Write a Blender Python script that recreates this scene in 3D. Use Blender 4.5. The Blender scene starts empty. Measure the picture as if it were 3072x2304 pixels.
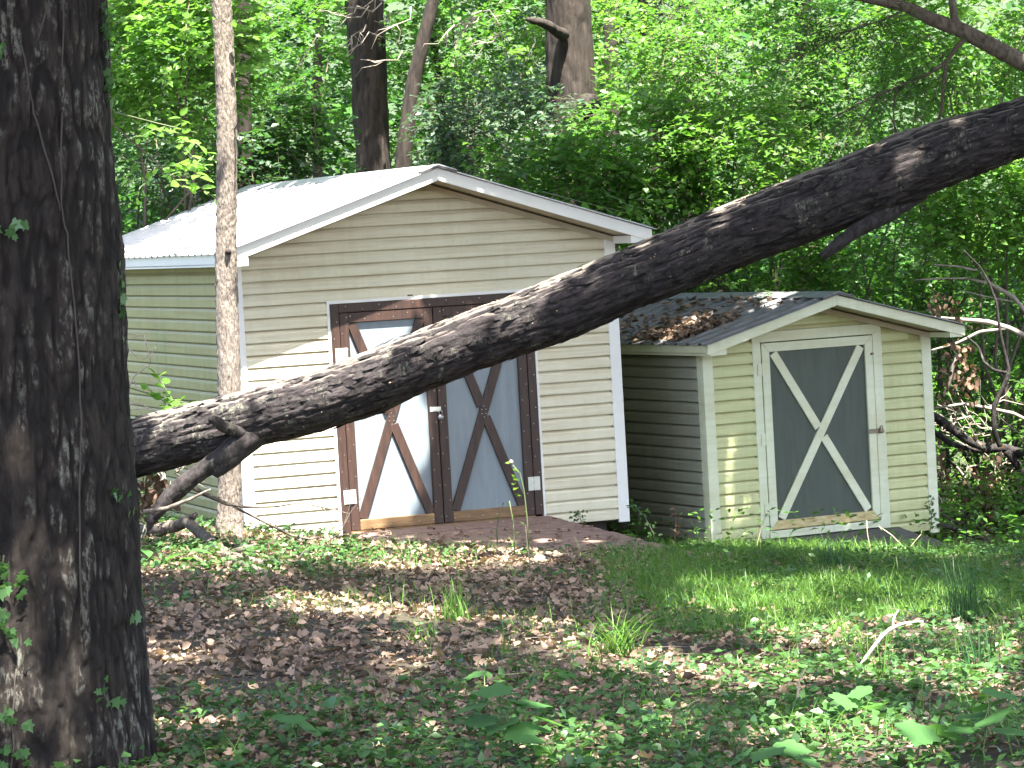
import bpy, bmesh, math, random
import numpy as np
from mathutils import Vector, Matrix
rng = np.random.default_rng(11)
random.seed(5)
scene = bpy.context.scene
COL = scene.collection

# ------------------------------------------------------------------ camera, sky, sun, exposure
FPX, PITCH, ROLL = 9812.0, 0.0488, 0.056          # focal length in photo pixels (3072 wide), down tilt, roll
CX, CY = 1536.0, 1152.0
FWD = np.array([0, math.cos(PITCH), -math.sin(PITCH)])
UP0 = np.array([0, math.sin(PITCH), math.cos(PITCH)])
RT0 = np.array([1.0, 0, 0])
RIGHT = RT0 * math.cos(ROLL) - UP0 * math.sin(ROLL)
UPV = RT0 * math.sin(ROLL) + UP0 * math.cos(ROLL)
cd = bpy.data.cameras.new('camera')
cam = bpy.data.objects.new('camera', cd)
COL.objects.link(cam)
cd.sensor_width = 36
cd.lens = FPX / 3072 * 36
cd.clip_start, cd.clip_end = 0.1, 1500
cam.matrix_world = Matrix(((RIGHT[0], UPV[0], -FWD[0], 0), (RIGHT[1], UPV[1], -FWD[1], 0), (RIGHT[2], UPV[2], -FWD[2], 0), (0, 0, 0, 1)))
scene.camera = cam

SUN_EL, SUN_AZ = math.radians(66), math.radians(160)   # azimuth clockwise from +Y
SUN = np.array([math.cos(SUN_EL) * math.sin(SUN_AZ), math.cos(SUN_EL) * math.cos(SUN_AZ), math.sin(SUN_EL)])
world = bpy.data.worlds.new('World')
scene.world = world
world.use_nodes = True
wn = world.node_tree.nodes
sky = wn.new('ShaderNodeTexSky')
sky.sky_type = 'NISHITA'
sky.sun_disc = False
sky.air_density, sky.dust_density, sky.ozone_density = 0.8, 4.0, 0.4      # hazy summer sky
sky.sun_elevation, sky.sun_rotation = SUN_EL, SUN_AZ
wn['Background'].inputs['Strength'].default_value = 0.12
world.node_tree.links.new(sky.outputs[0], wn['Background'].inputs['Color'])
sl = bpy.data.lights.new('sun', 'SUN')
sl.energy, sl.angle, sl.color = 5.0, math.radians(0.53), (1.0, 0.94, 0.84)
so = bpy.data.objects.new('sun', sl)
so.rotation_euler = Vector(SUN).to_track_quat('Z', 'Y').to_euler()
COL.objects.link(so)
scene.view_settings.view_transform = 'Standard'
scene.view_settings.look = 'None'
scene.view_settings.gamma = 1
scene.view_settings.exposure = 2.88
scene.render.engine = 'CYCLES'
cy = scene.cycles
cy.max_bounces, cy.diffuse_bounces, cy.glossy_bounces, cy.transmission_bounces, cy.transparent_max_bounces = 7, 4, 2, 5, 8
cy.use_denoising = True
cy.caustics_reflective = cy.caustics_refractive = False
cy.sample_clamp_indirect = 6


def ray(px, py):
    return FWD + RIGHT * ((px - CX) / FPX) + UPV * ((CY - py) / FPX)


def at(px, py, y):
    """the point seen at photo pixel (px, py) at y metres from the camera"""
    d = ray(px, py)
    return d * (y / d[1])


# ------------------------------------------------------------------ numpy helpers
def _h(i, j, k):
    n = (i.astype(np.int64) * 374761393 + j.astype(np.int64) * 668265263 + k.astype(np.int64) * 2147483647 + 1013904223) & 0xffffffff
    n = ((n ^ (n >> 13)) * 1274126177) & 0xffffffff
    n = n ^ (n >> 16)
    return (n & 0xffffff) / float(0xffffff)


def vnoise(p):
    p = np.asarray(p, float)
    i = np.floor(p)
    f = p - i
    f = f * f * (3 - 2 * f)
    i = i.astype(np.int64)
    x, y, z = i[:, 0], i[:, 1], i[:, 2]
    fx, fy, fz = f[:, 0], f[:, 1], f[:, 2]
    r = 0
    for a in (0, 1):
        for b in (0, 1):
            for c in (0, 1):
                r = r + _h(x + a, y + b, z + c) * (fx if a else 1 - fx) * (fy if b else 1 - fy) * (fz if c else 1 - fz)
    return r


def fbm(p, o=4):
    p = np.asarray(p, float)
    r, a, t = 0, 1.0, 0
    for k in range(o):
        r = r + a * vnoise(p * 2 ** k + 17.3 * k)
        t += a
        a *= .5
    return r / t


def nrm(v):
    v = np.asarray(v, float)
    return v / np.maximum(np.linalg.norm(v, axis=-1, keepdims=True), 1e-9)


def sm(t):
    t = np.clip(t, 0, 1)
    return t * t * (3 - 2 * t)


GY = [-60, 0, 8, 12, 16, 20, 24, 27, 29, 31, 34, 38, 50, 70, 110, 400]
GZ = [-1.6, -1.65, -1.95, -2.1, -2.27, -2.45, -2.57, -2.71, -2.85, -3.02, -3.17, -3.1, -2.0, 1.5, 8, 40]


def ground_z(x, y):
    x, y = np.atleast_1d(np.asarray(x, float)), np.atleast_1d(np.asarray(y, float))
    z = np.interp(y, GY, GZ) - 0.10 * np.clip(x, -6, 3.6) * sm((y - 14) / 12)
    z = z - .17 * np.exp(-(((x + .05) / 1.5) ** 2 + ((y - 28.7) / 1.1) ** 2))
    near = 1 - sm((np.abs(x) - 20) / 20)
    return z + ((fbm(np.stack([x * .9, y * .9, x * 0 + 3.1], -1), 3) - .5) * .16) * near


def on_ground(px, py):
    d = ray(px, py)
    y = 6.0
    for k in range(400):
        p = d * (y / d[1])
        if p[2] <= ground_z(p[0], p[1])[0]:
            break
        y += .12
    lo, hi = y - .12, y
    for k in range(8):
        m = (lo + hi) / 2
        p = d * (m / d[1])
        if p[2] <= ground_z(p[0], p[1])[0]:
            hi = m
        else:
            lo = m
    return d * (hi / d[1])


def tag(o, label=None, cat=None, group=None, kind=None):
    if label: o['label'] = label
    if cat: o['category'] = cat
    if group: o['group'] = group
    if kind: o['kind'] = kind
    return o


def thing(name, loc, label, cat, group=None, rz=0):
    o = bpy.data.objects.new(name, None)
    COL.objects.link(o)
    o.location = loc
    o.rotation_euler = (0, 0, rz)
    o.empty_display_size = .2
    return tag(o, label, cat, group)


def link(name, me, parent=None, loc=(0, 0, 0), kind=None, rot=None):
    o = bpy.data.objects.new(name, me)
    COL.objects.link(o)
    if parent is not None: o.parent = parent
    o.location = loc
    if rot is not None: o.rotation_euler = rot
    if kind: o['kind'] = kind
    return o


def np_mesh(name, V, loops, totals, mat, smooth=False):
    me = bpy.data.meshes.new(name)
    V = np.asarray(V, np.float32)
    loops = np.asarray(loops, np.int32).ravel()
    totals = np.asarray(totals, np.int32).ravel()
    me.vertices.add(len(V))
    me.vertices.foreach_set('co', V.ravel())
    me.loops.add(len(loops))
    me.loops.foreach_set('vertex_index', loops)
    me.polygons.add(len(totals))
    st = np.zeros(len(totals), np.int32)
    st[1:] = np.cumsum(totals)[:-1]
    me.polygons.foreach_set('loop_start', st)
    me.polygons.foreach_set('loop_total', totals)
    if smooth:
        me.polygons.foreach_set('use_smooth', np.ones(len(totals), bool))
    me.update(calc_edges=True)
    me.validate()
    if mat is not None: me.materials.append(mat)
    return me


class MB:
    """collects shapes into one mesh"""
    def __init__(s):
        s.v, s.f = [], []

    def add(s, vs, fs):
        b = len(s.v)
        s.v += [tuple(map(float, v)) for v in vs]
        s.f += [tuple(i + b for i in f) for f in fs]
        return s

    def box(s, x0, x1, y0, y1, z0, z1):
        return s.add([(x0, y0, z0), (x1, y0, z0), (x1, y1, z0), (x0, y1, z0), (x0, y0, z1), (x1, y0, z1), (x1, y1, z1), (x0, y1, z1)],
                     [(0, 3, 2, 1), (4, 5, 6, 7), (0, 1, 5, 4), (1, 2, 6, 5), (2, 3, 7, 6), (3, 0, 4, 7)])

    def prism(s, poly, y0, y1):
        """polygon in (x, z), counter-clockwise seen from the front (-y), extruded from y0 (front) to y1"""
        n = len(poly)
        vs = [(x, y0, z) for x, z in poly] + [(x, y1, z) for x, z in poly]
        fs = [tuple(range(n)), tuple(range(2 * n - 1, n - 1, -1))]
        fs += [(i, i + n, (i + 1) % n + n, (i + 1) % n) for i in range(n)]
        return s.add(vs, fs)

    def tube(s, path, rad, n=7, cap=True):
        P = np.asarray(path, float)
        R = np.broadcast_to(np.asarray(rad, float), (len(P),))
        T = nrm(np.gradient(P, axis=0))
        ref = np.array([0, 0, 1.0]) if abs(T[0][2]) < .9 else np.array([1.0, 0, 0])
        vs, fs = [], []
        u = nrm(np.cross(T[0], ref))
        for i in range(len(P)):
            u = nrm(u - T[i] * np.dot(u, T[i]))
            w = np.cross(T[i], u)
            for k in range(n):
                a = 2 * math.pi * k / n
                vs.append(P[i] + R[i] * (u * math.cos(a) + w * math.sin(a)))
        for i in range(len(P) - 1):
            for k in range(n):
                a, b = i * n + k, i * n + (k + 1) % n
                fs.append((a, b, b + n, a + n))
        if cap:
            fs.append(tuple(range(n - 1, -1, -1)))
            fs.append(tuple(range((len(P) - 1) * n, len(P) * n)))
        return s.add(vs, fs)

    def mesh(s, name, mat, smooth=False):
        me = bpy.data.meshes.new(name)
        me.from_pydata(s.v, [], s.f)
        if smooth:
            me.polygons.foreach_set('use_smooth', [True] * len(me.polygons))
        me.update()
        if mat is not None: me.materials.append(mat)
        return me

    def build(s, name, mat, parent=None, smooth=False, loc=(0, 0, 0), bevel=0, kind=None):
        o = link(name, s.mesh(name, mat, smooth), parent, loc, kind)
        if bevel:
            m = o.modifiers.new('edge', 'BEVEL')
            m.width, m.segments, m.limit_method = bevel, 1, 'ANGLE'
        return o


# ------------------------------------------------------------------ materials
def new_mat(name):
    m = bpy.data.materials.new(name)
    m.use_nodes = True
    nt = m.node_tree
    return m, nt, nt.nodes['Principled BSDF']


def coords(nt, scale=(1, 1, 1), obj=True, tilt=0):
    tc = nt.nodes.new('ShaderNodeTexCoord')
    mp = nt.nodes.new('ShaderNodeMapping')
    mp.inputs['Scale'].default_value = scale
    if tilt:
        r_ = nt.nodes.new('ShaderNodeMapping')
        r_.inputs['Rotation'].default_value = (0, tilt, 0)
        nt.links.new(tc.outputs['Object'], r_.inputs['Vector'])
        nt.links.new(r_.outputs[0], mp.inputs['Vector'])
    else:
        nt.links.new(tc.outputs['Object' if obj else 'Generated'], mp.inputs['Vector'])
    return mp.outputs[0]


def noise(nt, vec, scale, detail=5, rough=.6, dist=0):
    n = nt.nodes.new('ShaderNodeTexNoise')
    n.inputs['Scale'].default_value = scale
    n.inputs['Detail'].default_value = detail
    n.inputs['Roughness'].default_value = rough
    n.inputs['Distortion'].default_value = dist
    nt.links.new(vec, n.inputs['Vector'])
    return n.outputs['Fac']


def ramp(nt, fac, stops):
    r = nt.nodes.new('ShaderNodeValToRGB')
    el = r.color_ramp.elements
    while len(el) < len(stops): el.new(.5)
    for e, (p, c) in zip(el, stops):
        e.position = p
        e.color = (c[0], c[1], c[2], 1) if not np.isscalar(c) else (c, c, c, 1)
    nt.links.new(fac, r.inputs['Fac'])
    return r.outputs['Color']


def mix(nt, fac, a, b, mode='MIX'):
    m = nt.nodes.new('ShaderNodeMix')
    m.data_type = 'RGBA'
    m.blend_type = mode
    for s, v in ((m.inputs[0], fac), (m.inputs[6], a), (m.inputs[7], b)):
        if hasattr(v, 'is_linked'):
            nt.links.new(v, s)
        elif np.isscalar(v):
            s.default_value = v
        else:
            s.default_value = (v[0], v[1], v[2], 1)
    return m.outputs[2]


def bump(nt, b, h, strength=.4, dist=.01):
    n = nt.nodes.new('ShaderNodeBump')
    n.inputs['Strength'].default_value = strength
    n.inputs['Distance'].default_value = dist
    nt.links.new(h, n.inputs['Height'])
    nt.links.new(n.outputs[0], b.inputs['Normal'])


def siding_mat(name, base, stain, amount, algae, alg_amount):
    m, nt, b = new_mat(name)
    geo = nt.nodes.new('ShaderNodeNewGeometry')
    def wc(scale):
        mp = nt.nodes.new('ShaderNodeMapping')
        mp.inputs['Scale'].default_value = scale
        nt.links.new(geo.outputs['Position'], mp.inputs['Vector'])
        return mp.outputs[0]
    n1 = noise(nt, wc((.55, .55, 14)), 1.6, 6, .65)
    n2_ = noise(nt, wc((6, 6, .6)), 1.5, 6, .7)
    n3 = noise(nt, wc((1, 1, 1)), .9, 4, .6)
    n4 = noise(nt, wc((1, 1, 1)), 14, 4, .7)
    c = mix(nt, ramp(nt, n1, [(.48, 0.0), (.78, amount)]), base, stain)
    a = nt.nodes.new('ShaderNodeMath'); a.operation = 'MULTIPLY'
    nt.links.new(ramp(nt, n2_, [(.35, 0.0), (.7, alg_amount)]), a.inputs[0])
    nt.links.new(ramp(nt, n3, [(.3, .25), (.65, 1.0)]), a.inputs[1])
    c = mix(nt, a.outputs[0], c, algae)
    c = mix(nt, ramp(nt, n4, [(.55, 0.0), (.8, .25)]), c, stain)
    # dirt lying on the sloped ledge at the top of every course
    tc = nt.nodes.new('ShaderNodeTexCoord'); sp = nt.nodes.new('ShaderNodeSeparateXYZ')
    nt.links.new(tc.outputs['Object'], sp.inputs[0])
    mr = nt.nodes.new('ShaderNodeMapRange'); mr.inputs[1].default_value = .066; mr.inputs[2].default_value = .092
    nt.links.new(sp.outputs[2], mr.inputs[0])
    mm = nt.nodes.new('ShaderNodeMath'); mm.operation = 'MULTIPLY'
    nt.links.new(mr.outputs[0], mm.inputs[0])
    nt.links.new(ramp(nt, noise(nt, wc((.8, .8, 2.2)), 1.3, 4, .6), [(.42, .0), (.72, .6)]), mm.inputs[1])
    c = mix(nt, mm.outputs[0], c, stain)
    nt.links.new(c, b.inputs['Base Color'])
    b.inputs['Roughness'].default_value = .5
    return m


def plain_mat(name, col, rough=.6, var=.25, scale=6, stretch=(1, 1, 1), metal=0, dark=None, bmp=.15):
    m, nt, b = new_mat(name)
    n = noise(nt, coords(nt, stretch), scale, 6, .65)
    d = dark or [c * (1 - var) for c in col]
    nt.links.new(ramp(nt, n, [(.3, d), (.68, col)]), b.inputs['Base Color'])
    b.inputs['Roughness'].default_value = rough
    b.inputs['Metallic'].default_value = metal
    if bmp: bump(nt, b, n, bmp, .006)
    return m


M = {}
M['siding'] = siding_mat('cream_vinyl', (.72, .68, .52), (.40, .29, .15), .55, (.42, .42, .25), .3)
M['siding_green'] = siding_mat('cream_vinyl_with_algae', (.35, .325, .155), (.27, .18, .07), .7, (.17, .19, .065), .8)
M['siding_grimy_shade'] = siding_mat('grimy_shaded_vinyl', (.34, .34, .275), (.22, .20, .14), .6, (.17, .19, .12), .7)  # grimy side wall, base darkened to paint in its shade
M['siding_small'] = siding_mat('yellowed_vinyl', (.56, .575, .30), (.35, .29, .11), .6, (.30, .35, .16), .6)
M['white'] = plain_mat('white_vinyl_trim', (.80, .80, .77), .4, .06, 3, bmp=.03)
M['white_small'] = siding_mat('greened_white_paint', (.68, .71, .54), (.48, .44, .25), .4, (.42, .48, .29), .5)
M['soffit'] = plain_mat('tan_soffit', (.60, .52, .40), .6, .2, 5)
M['metal'] = plain_mat('galvanised_sheet', (.56, .57, .60), .38, .12, 9, (1, 1, 1), .25, bmp=.04)
M['metal_old'] = plain_mat('weathered_sheet', (.20, .205, .215), .55, .35, 7, (1, 1, 1), .2, dark=(.10, .10, .10), bmp=.1)
M['cap_dark'] = plain_mat('dark_flashing', (.08, .075, .08), .5, .3, 8)
M['brown'] = plain_mat('brown_stained_wood', (.058, .029, .020), .5, .6, 5, (9, 9, .8), dark=(.018, .010, .008), bmp=.25)
M['brown_rail'] = plain_mat('ochre_worn_wood', (.26, .165, .075), .6, .5, 5, (1, 9, 9), dark=(.12, .065, .03), bmp=.25)
M['panel'] = plain_mat('blue_grey_panel', (.22, .27, .305), .38, .24, 3, (5, 5, .7), bmp=.05)
M['panel_small'] = plain_mat('dark_grey_panel', (.066, .086, .066), .6, .28, 3.5, (6, 6, .8), bmp=.08)
M['ochre'] = plain_mat('stained_ochre_paint', (.60, .53, .29), .6, .35, 6, (2, 6, 6), dark=(.40, .27, .10))
M['galv'] = plain_mat('zinc_plate', (.66, .68, .60), .45, .15, 20, (1, 1, 1), .2)
M['steel'] = plain_mat('lock_steel', (.5, .5, .5), .3, .2, 30, (1, 1, 1), .8)
M['rust'] = plain_mat('rusty_hasp', (.30, .24, .17), .6, .4, 30, (1, 1, 1), .3)
M['ramp'] = plain_mat('weathered_deck', (.27, .185, .155), .75, .5, 5, (1.6, 14, 1), dark=(.12, .075, .062), bmp=.3)
M['ramp_small'] = plain_mat('grey_weathered_deck', (.10, .095, .085), .8, .4, 5, (1.2, 12, 1), bmp=.3)
M['skid'] = plain_mat('dark_timber', (.05, .042, .036), .8, .4, 6)


def bark_mat(name, dark, mid, lichen, lich=(.62, .70), stretch=(8, 8, 1.4), scale=3, bmp=.8, lscale=3.5, tilt=0, bleach_toplight=None, relief=None):
    m, nt, b = new_mat(name)
    n = noise(nt, coords(nt, stretch, True, tilt), scale, 8, .68, .4)
    n2 = noise(nt, coords(nt, (1, 1, .45)), lscale, 8, .72, .3)
    n3 = noise(nt, coords(nt, (1, 1, .42)), 42, 4, .7)
    c = ramp(nt, n, [(.34, dark), (.62, mid)])
    mask = nt.nodes.new('ShaderNodeMath'); mask.operation = 'MULTIPLY'
    nt.links.new(ramp(nt, n2, [(lich[0], 0.0), (lich[1], .9)]), mask.inputs[0])
    nt.links.new(ramp(nt, n3, [(.48, 0.0), (.60, 1.0)]), mask.inputs[1])
    fac = mask.outputs[0]
    if relief:      # crusty lichen sits on the bark ridges, dark furrows deepened with painted crease shade
        at_ = nt.nodes.new('ShaderNodeAttribute'); at_.attribute_name = 'relief'
        mr = nt.nodes.new('ShaderNodeMath'); mr.operation = 'MULTIPLY'
        nt.links.new(fac, mr.inputs[0])
        nt.links.new(ramp(nt, at_.outputs['Fac'], [(relief[0], 0.0), (relief[1], 1.0)]), mr.inputs[1])
        fac = mr.outputs[0]
        c = mix(nt, ramp(nt, at_.outputs['Fac'], [(relief[0] - .15, .75), (relief[1], 0.0)]), c, dark)
    c = mix(nt, fac, c, lichen)
    if bleach_toplight:      # weathered pale wood plus painted top light on the fallen trunk's upper side
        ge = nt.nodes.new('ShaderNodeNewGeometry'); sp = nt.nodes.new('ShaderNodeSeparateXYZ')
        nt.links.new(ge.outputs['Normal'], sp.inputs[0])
        c = mix(nt, ramp(nt, sp.outputs[2], [(.62, 0.0), (.95, .75)]), c, bleach_toplight)
    nt.links.new(c, b.inputs['Base Color'])
    b.inputs['Roughness'].default_value = .85
    b.inputs['Specular IOR Level'].default_value = .25
    bump(nt, b, mix(nt, .3, n, n3), bmp, .02)
    return m


M['bark_big'] = bark_mat('dark_furrowed_bark', (.005, .004, .0035), (.028, .0215, .017), (.135, .135, .112), (.47, .58), bmp=.9, lscale=3.6, relief=(.55, .72))
M['bark_thin'] = bark_mat('pale_flaky_bark', (.042, .035, .030), (.265, .228, .195), (.42, .39, .35), (.5, .66), (16, 16, 5), 5, 1.0)
M['bark_limb'] = bark_mat('dark_limb_bark', (.008, .007, .0075), (.042, .036, .036), (.15, .165, .125), (.54, .64), (6, 6, 3), 4, 1.0, 4)
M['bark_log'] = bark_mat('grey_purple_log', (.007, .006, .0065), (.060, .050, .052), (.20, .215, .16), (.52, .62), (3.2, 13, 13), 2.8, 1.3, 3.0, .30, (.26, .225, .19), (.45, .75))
M['bark_back'] = bark_mat('brown_forest_bark', (.012, .010, .009), (.048, .039, .033), (.13, .13, .11), (.6, .75), (6, 6, 1.2), 3, .8)
M['deadwood'] = bark_mat('grey_deadwood', (.05, .042, .036), (.17, .145, .12), (.28, .29, .22), (.55, .7), (6, 6, 3), 4, .5)
M['pale_stick'] = plain_mat('bleached_stick', (.55, .49, .42), .7, .4, 14)
M['pale_twig'] = plain_mat('dry_pale_twig', (.34, .295, .25), .75, .4, 14)
M['fungus'] = plain_mat('tan_bracket_fungus', (.34, .245, .15), .7, .4, 30)
M['stem'] = plain_mat('green_stem', (.10, .13, .05), .6, .3, 10)
M['twig'] = plain_mat('brown_twig', (.11, .085, .065), .8, .4, 10)
M['vine'] = plain_mat('dull_vine', (.05, .04, .032), .8, .4, 10)
M['straw'] = plain_mat('dry_stalk', (.45, .38, .25), .7, .3, 12)


def leaf_mat(name, lo, hi, trans=.35, spec=.35, rough=.42, glow=1.6):
    """thin leaf: reflection plus transmission, colour varies leaf by leaf"""
    m, nt, b = new_mat(name)
    g = nt.nodes.new('ShaderNodeNewGeometry')
    c = ramp(nt, g.outputs['Random Per Island'], [(0, lo), (.55, [(a + h) / 2 for a, h in zip(lo, hi)]), (1, hi)])
    n = noise(nt, coords(nt), 25, 3)
    c = mix(nt, .25, c, ramp(nt, n, [(.3, [x * .6 for x in lo]), (.7, hi)]))
    nt.links.new(c, b.inputs['Base Color'])
    b.inputs['Roughness'].default_value = rough
    b.inputs['Specular IOR Level'].default_value = spec
    t = nt.nodes.new('ShaderNodeBsdfTranslucent')
    tc = mix(nt, 1.0, c, (glow, glow * 1.05, glow * .55), 'MULTIPLY')
    nt.links.new(tc, t.inputs['Color'])
    ms = nt.nodes.new('ShaderNodeMixShader')
    ms.inputs[0].default_value = trans
    nt.links.new(b.outputs[0], ms.inputs[1])
    nt.links.new(t.outputs[0], ms.inputs[2])
    nt.links.new(ms.outputs[0], nt.nodes['Material Output'].inputs['Surface'])
    return m


M['leaf_bright'] = leaf_mat('leaf_bright', (.075, .185, .030), (.15, .31, .055), .45)
M['leaf_mid'] = leaf_mat('leaf_mid', (.050, .145, .026), (.115, .255, .045), .44)
M['leaf_dark'] = leaf_mat('leaf_dark', (.028, .088, .022), (.070, .175, .036), .4, .25)
M['leaf_blue'] = leaf_mat('leaf_blue_green', (.040, .090, .052), (.075, .145, .075), .3, .5)
M['leaf_canopy'] = leaf_mat('leaf_canopy', (.045, .10, .03), (.08, .16, .045), .35)
M['leaf_ivy'] = leaf_mat('leaf_ivy', (.045, .115, .045), (.10, .20, .07), .25, .5, .35)
M['leaf_cover'] = leaf_mat('leaf_cover', (.035, .090, .028), (.075, .165, .045), .3, .45)
M['leaf_seedling'] = leaf_mat('leaf_seedling', (.055, .150, .050), (.10, .23, .07), .4)
M['grass'] = leaf_mat('grass_blade', (.055, .135, .022), (.135, .25, .048), .36, .3)
M['grass_dark'] = leaf_mat('rush_blade', (.022, .075, .022), (.05, .13, .035), .3, .4)
M['litter'] = leaf_mat('fallen_leaf', (.062, .040, .027), (.42, .30, .225), .12, .25, .6, 1.2)
M['deadleaf'] = leaf_mat('hanging_dead_leaf', (.09, .055, .038), (.27, .18, .13), .25, .2, .7, 1.2)


def ground_mat():
    m, nt, b = new_mat('woodland_soil')
    v = coords(nt)
    n = noise(nt, v, 3, 8, .7)
    n2 = noise(nt, v, 28, 6, .75)
    c = ramp(nt, n2, [(.3, (.018, .013, .009)), (.55, (.060, .040, .027)), (.75, (.13, .09, .062))])
    c = mix(nt, ramp(nt, n, [(.48, 0.0), (.62, .55)]), c, (.045, .070, .022))
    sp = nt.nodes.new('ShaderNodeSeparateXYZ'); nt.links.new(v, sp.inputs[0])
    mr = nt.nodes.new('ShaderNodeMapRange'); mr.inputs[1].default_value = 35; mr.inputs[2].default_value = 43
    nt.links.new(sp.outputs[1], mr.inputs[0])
    c = mix(nt, mr.outputs[0], c, ramp(nt, n2, [(.3, (.010, .022, .006)), (.7, (.040, .075, .020))]))      # far slope coloured dark green in place of canopy shade
    nt.links.new(c, b.inputs['Base Color'])
    b.inputs['Roughness'].default_value = .9
    bump(nt, b, n2, .8, .04)
    return m


# ------------------------------------------------------------------ ground
xs = np.concatenate([np.linspace(-220, -14, 14)[:-1], np.linspace(-14, 14, 190), np.linspace(14, 220, 14)[1:]])
ys = np.concatenate([np.linspace(-60, 6, 14)[:-1], np.linspace(6, 46, 270), np.linspace(46, 400, 40)[1:]])
X, Y = np.meshgrid(xs, ys)
Z = ground_z(X.ravel(), Y.ravel())
nx, ny = len(xs), len(ys)
idx = np.arange(nx * ny).reshape(ny, nx)
F = np.stack([idx[:-1, :-1], idx[:-1, 1:], idx[1:, 1:], idx[1:, :-1]], -1).reshape(-1, 4)
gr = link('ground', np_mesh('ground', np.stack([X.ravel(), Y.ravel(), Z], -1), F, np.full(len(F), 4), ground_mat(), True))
tag(gr, 'woodland floor of brown soil sloping down to the two sheds', None, None, 'structure')

# ------------------------------------------------------------------ sheds
LAP = 0.1093


def board_mesh(x0a, x1a, x0b, x1b, mat, h=LAP):
    """one dutch-lap siding course: bottom edge x0a..x1a, top edge x0b..x1b; front is -y"""
    prof = [(0.020, .0005), (-.025, .0005), (-.0255, .005), (-.0250, h * .64), (-.011, h * .855), (.012, h * .862), (.014, h * .999), (.020, h * .999)]
    vs, fs = [], []
    n = len(prof)
    for t in (0, 1):
        for y, z in prof:
            s = max(0, min(1, z / h))
            x = (x1a + (x1b - x1a) * s) if t else (x0a + (x0b - x0a) * s)
            vs.append((x, y, z))
    for i in range(n - 1):
        fs.append((i, i + 1, n + i + 1, n + i)[::-1])
    fs.append(tuple(range(n))[::-1]); fs.append(tuple(range(n, 2 * n)))
    fs.append((n - 1, 0, n, 2 * n - 1)[::-1])
    mb = MB()
    mb.add(vs, fs)
    me = mb.mesh('siding_board', mat)
    me.polygons.foreach_set('use_smooth', [False] * len(me.polygons))
    return me


def roof_sheet(u_e, z_e, u_r, z_r, d0, d1, rib=.2286, h=.019, t=.004):
    """ribbed metal sheet from the eave (u_e, z_e) to the ridge (u_r, z_r), depth d0..d1"""
    prof = []
    d = d0
    k = 0
    while d < d1 - 1e-6:
        for o, hh in ((0, 0), (.35, 0), (.42, h), (.58, h), (.65, 0)):
            q = d + o * rib
            if q < d1: prof.append((q, hh))
        d += rib
    prof.append((d1, 0))
    vs, fs = [], []
    n = len(prof)
    sgn = 1 if u_r > u_e else -1
    for (u, z) in ((u_e, z_e), ((u_e + u_r) / 2, (z_e + z_r) / 2 - .004), (u_r, z_r)):
        for q, hh in prof:
            vs.append((u, q, z + hh + t))
    for (u, z) in ((u_e, z_e), ((u_e + u_r) / 2, (z_e + z_r) / 2 - .004), (u_r, z_r)):
        for q, hh in prof:
            vs.append((u, q, z + hh))
    for r in (0, 1):
        for i in range(n - 1):
            a = r * n + i
            f = (a, a + n, a + n + 1, a + 1)
            fs.append(f if sgn > 0 else f[::-1])
            g = (a + 3 * n, a + 3 * n + 1, a + 4 * n + 1, a + 4 * n)
            fs.append(g if sgn > 0 else g[::-1])
    for i in range(n - 1):
        fs.append((i, i + 1, i + 1 + 3 * n, i + 3 * n))
        fs.append((2 * n + i, 5 * n + i, 5 * n + i + 1, 2 * n + i + 1))
    for r in (0, 1):
        for i in (0, n - 1):
            a = r * n + i
            fs.append((a, a + 3 * n, a + 4 * n, a + n))
    return MB().add(vs, fs)


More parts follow.
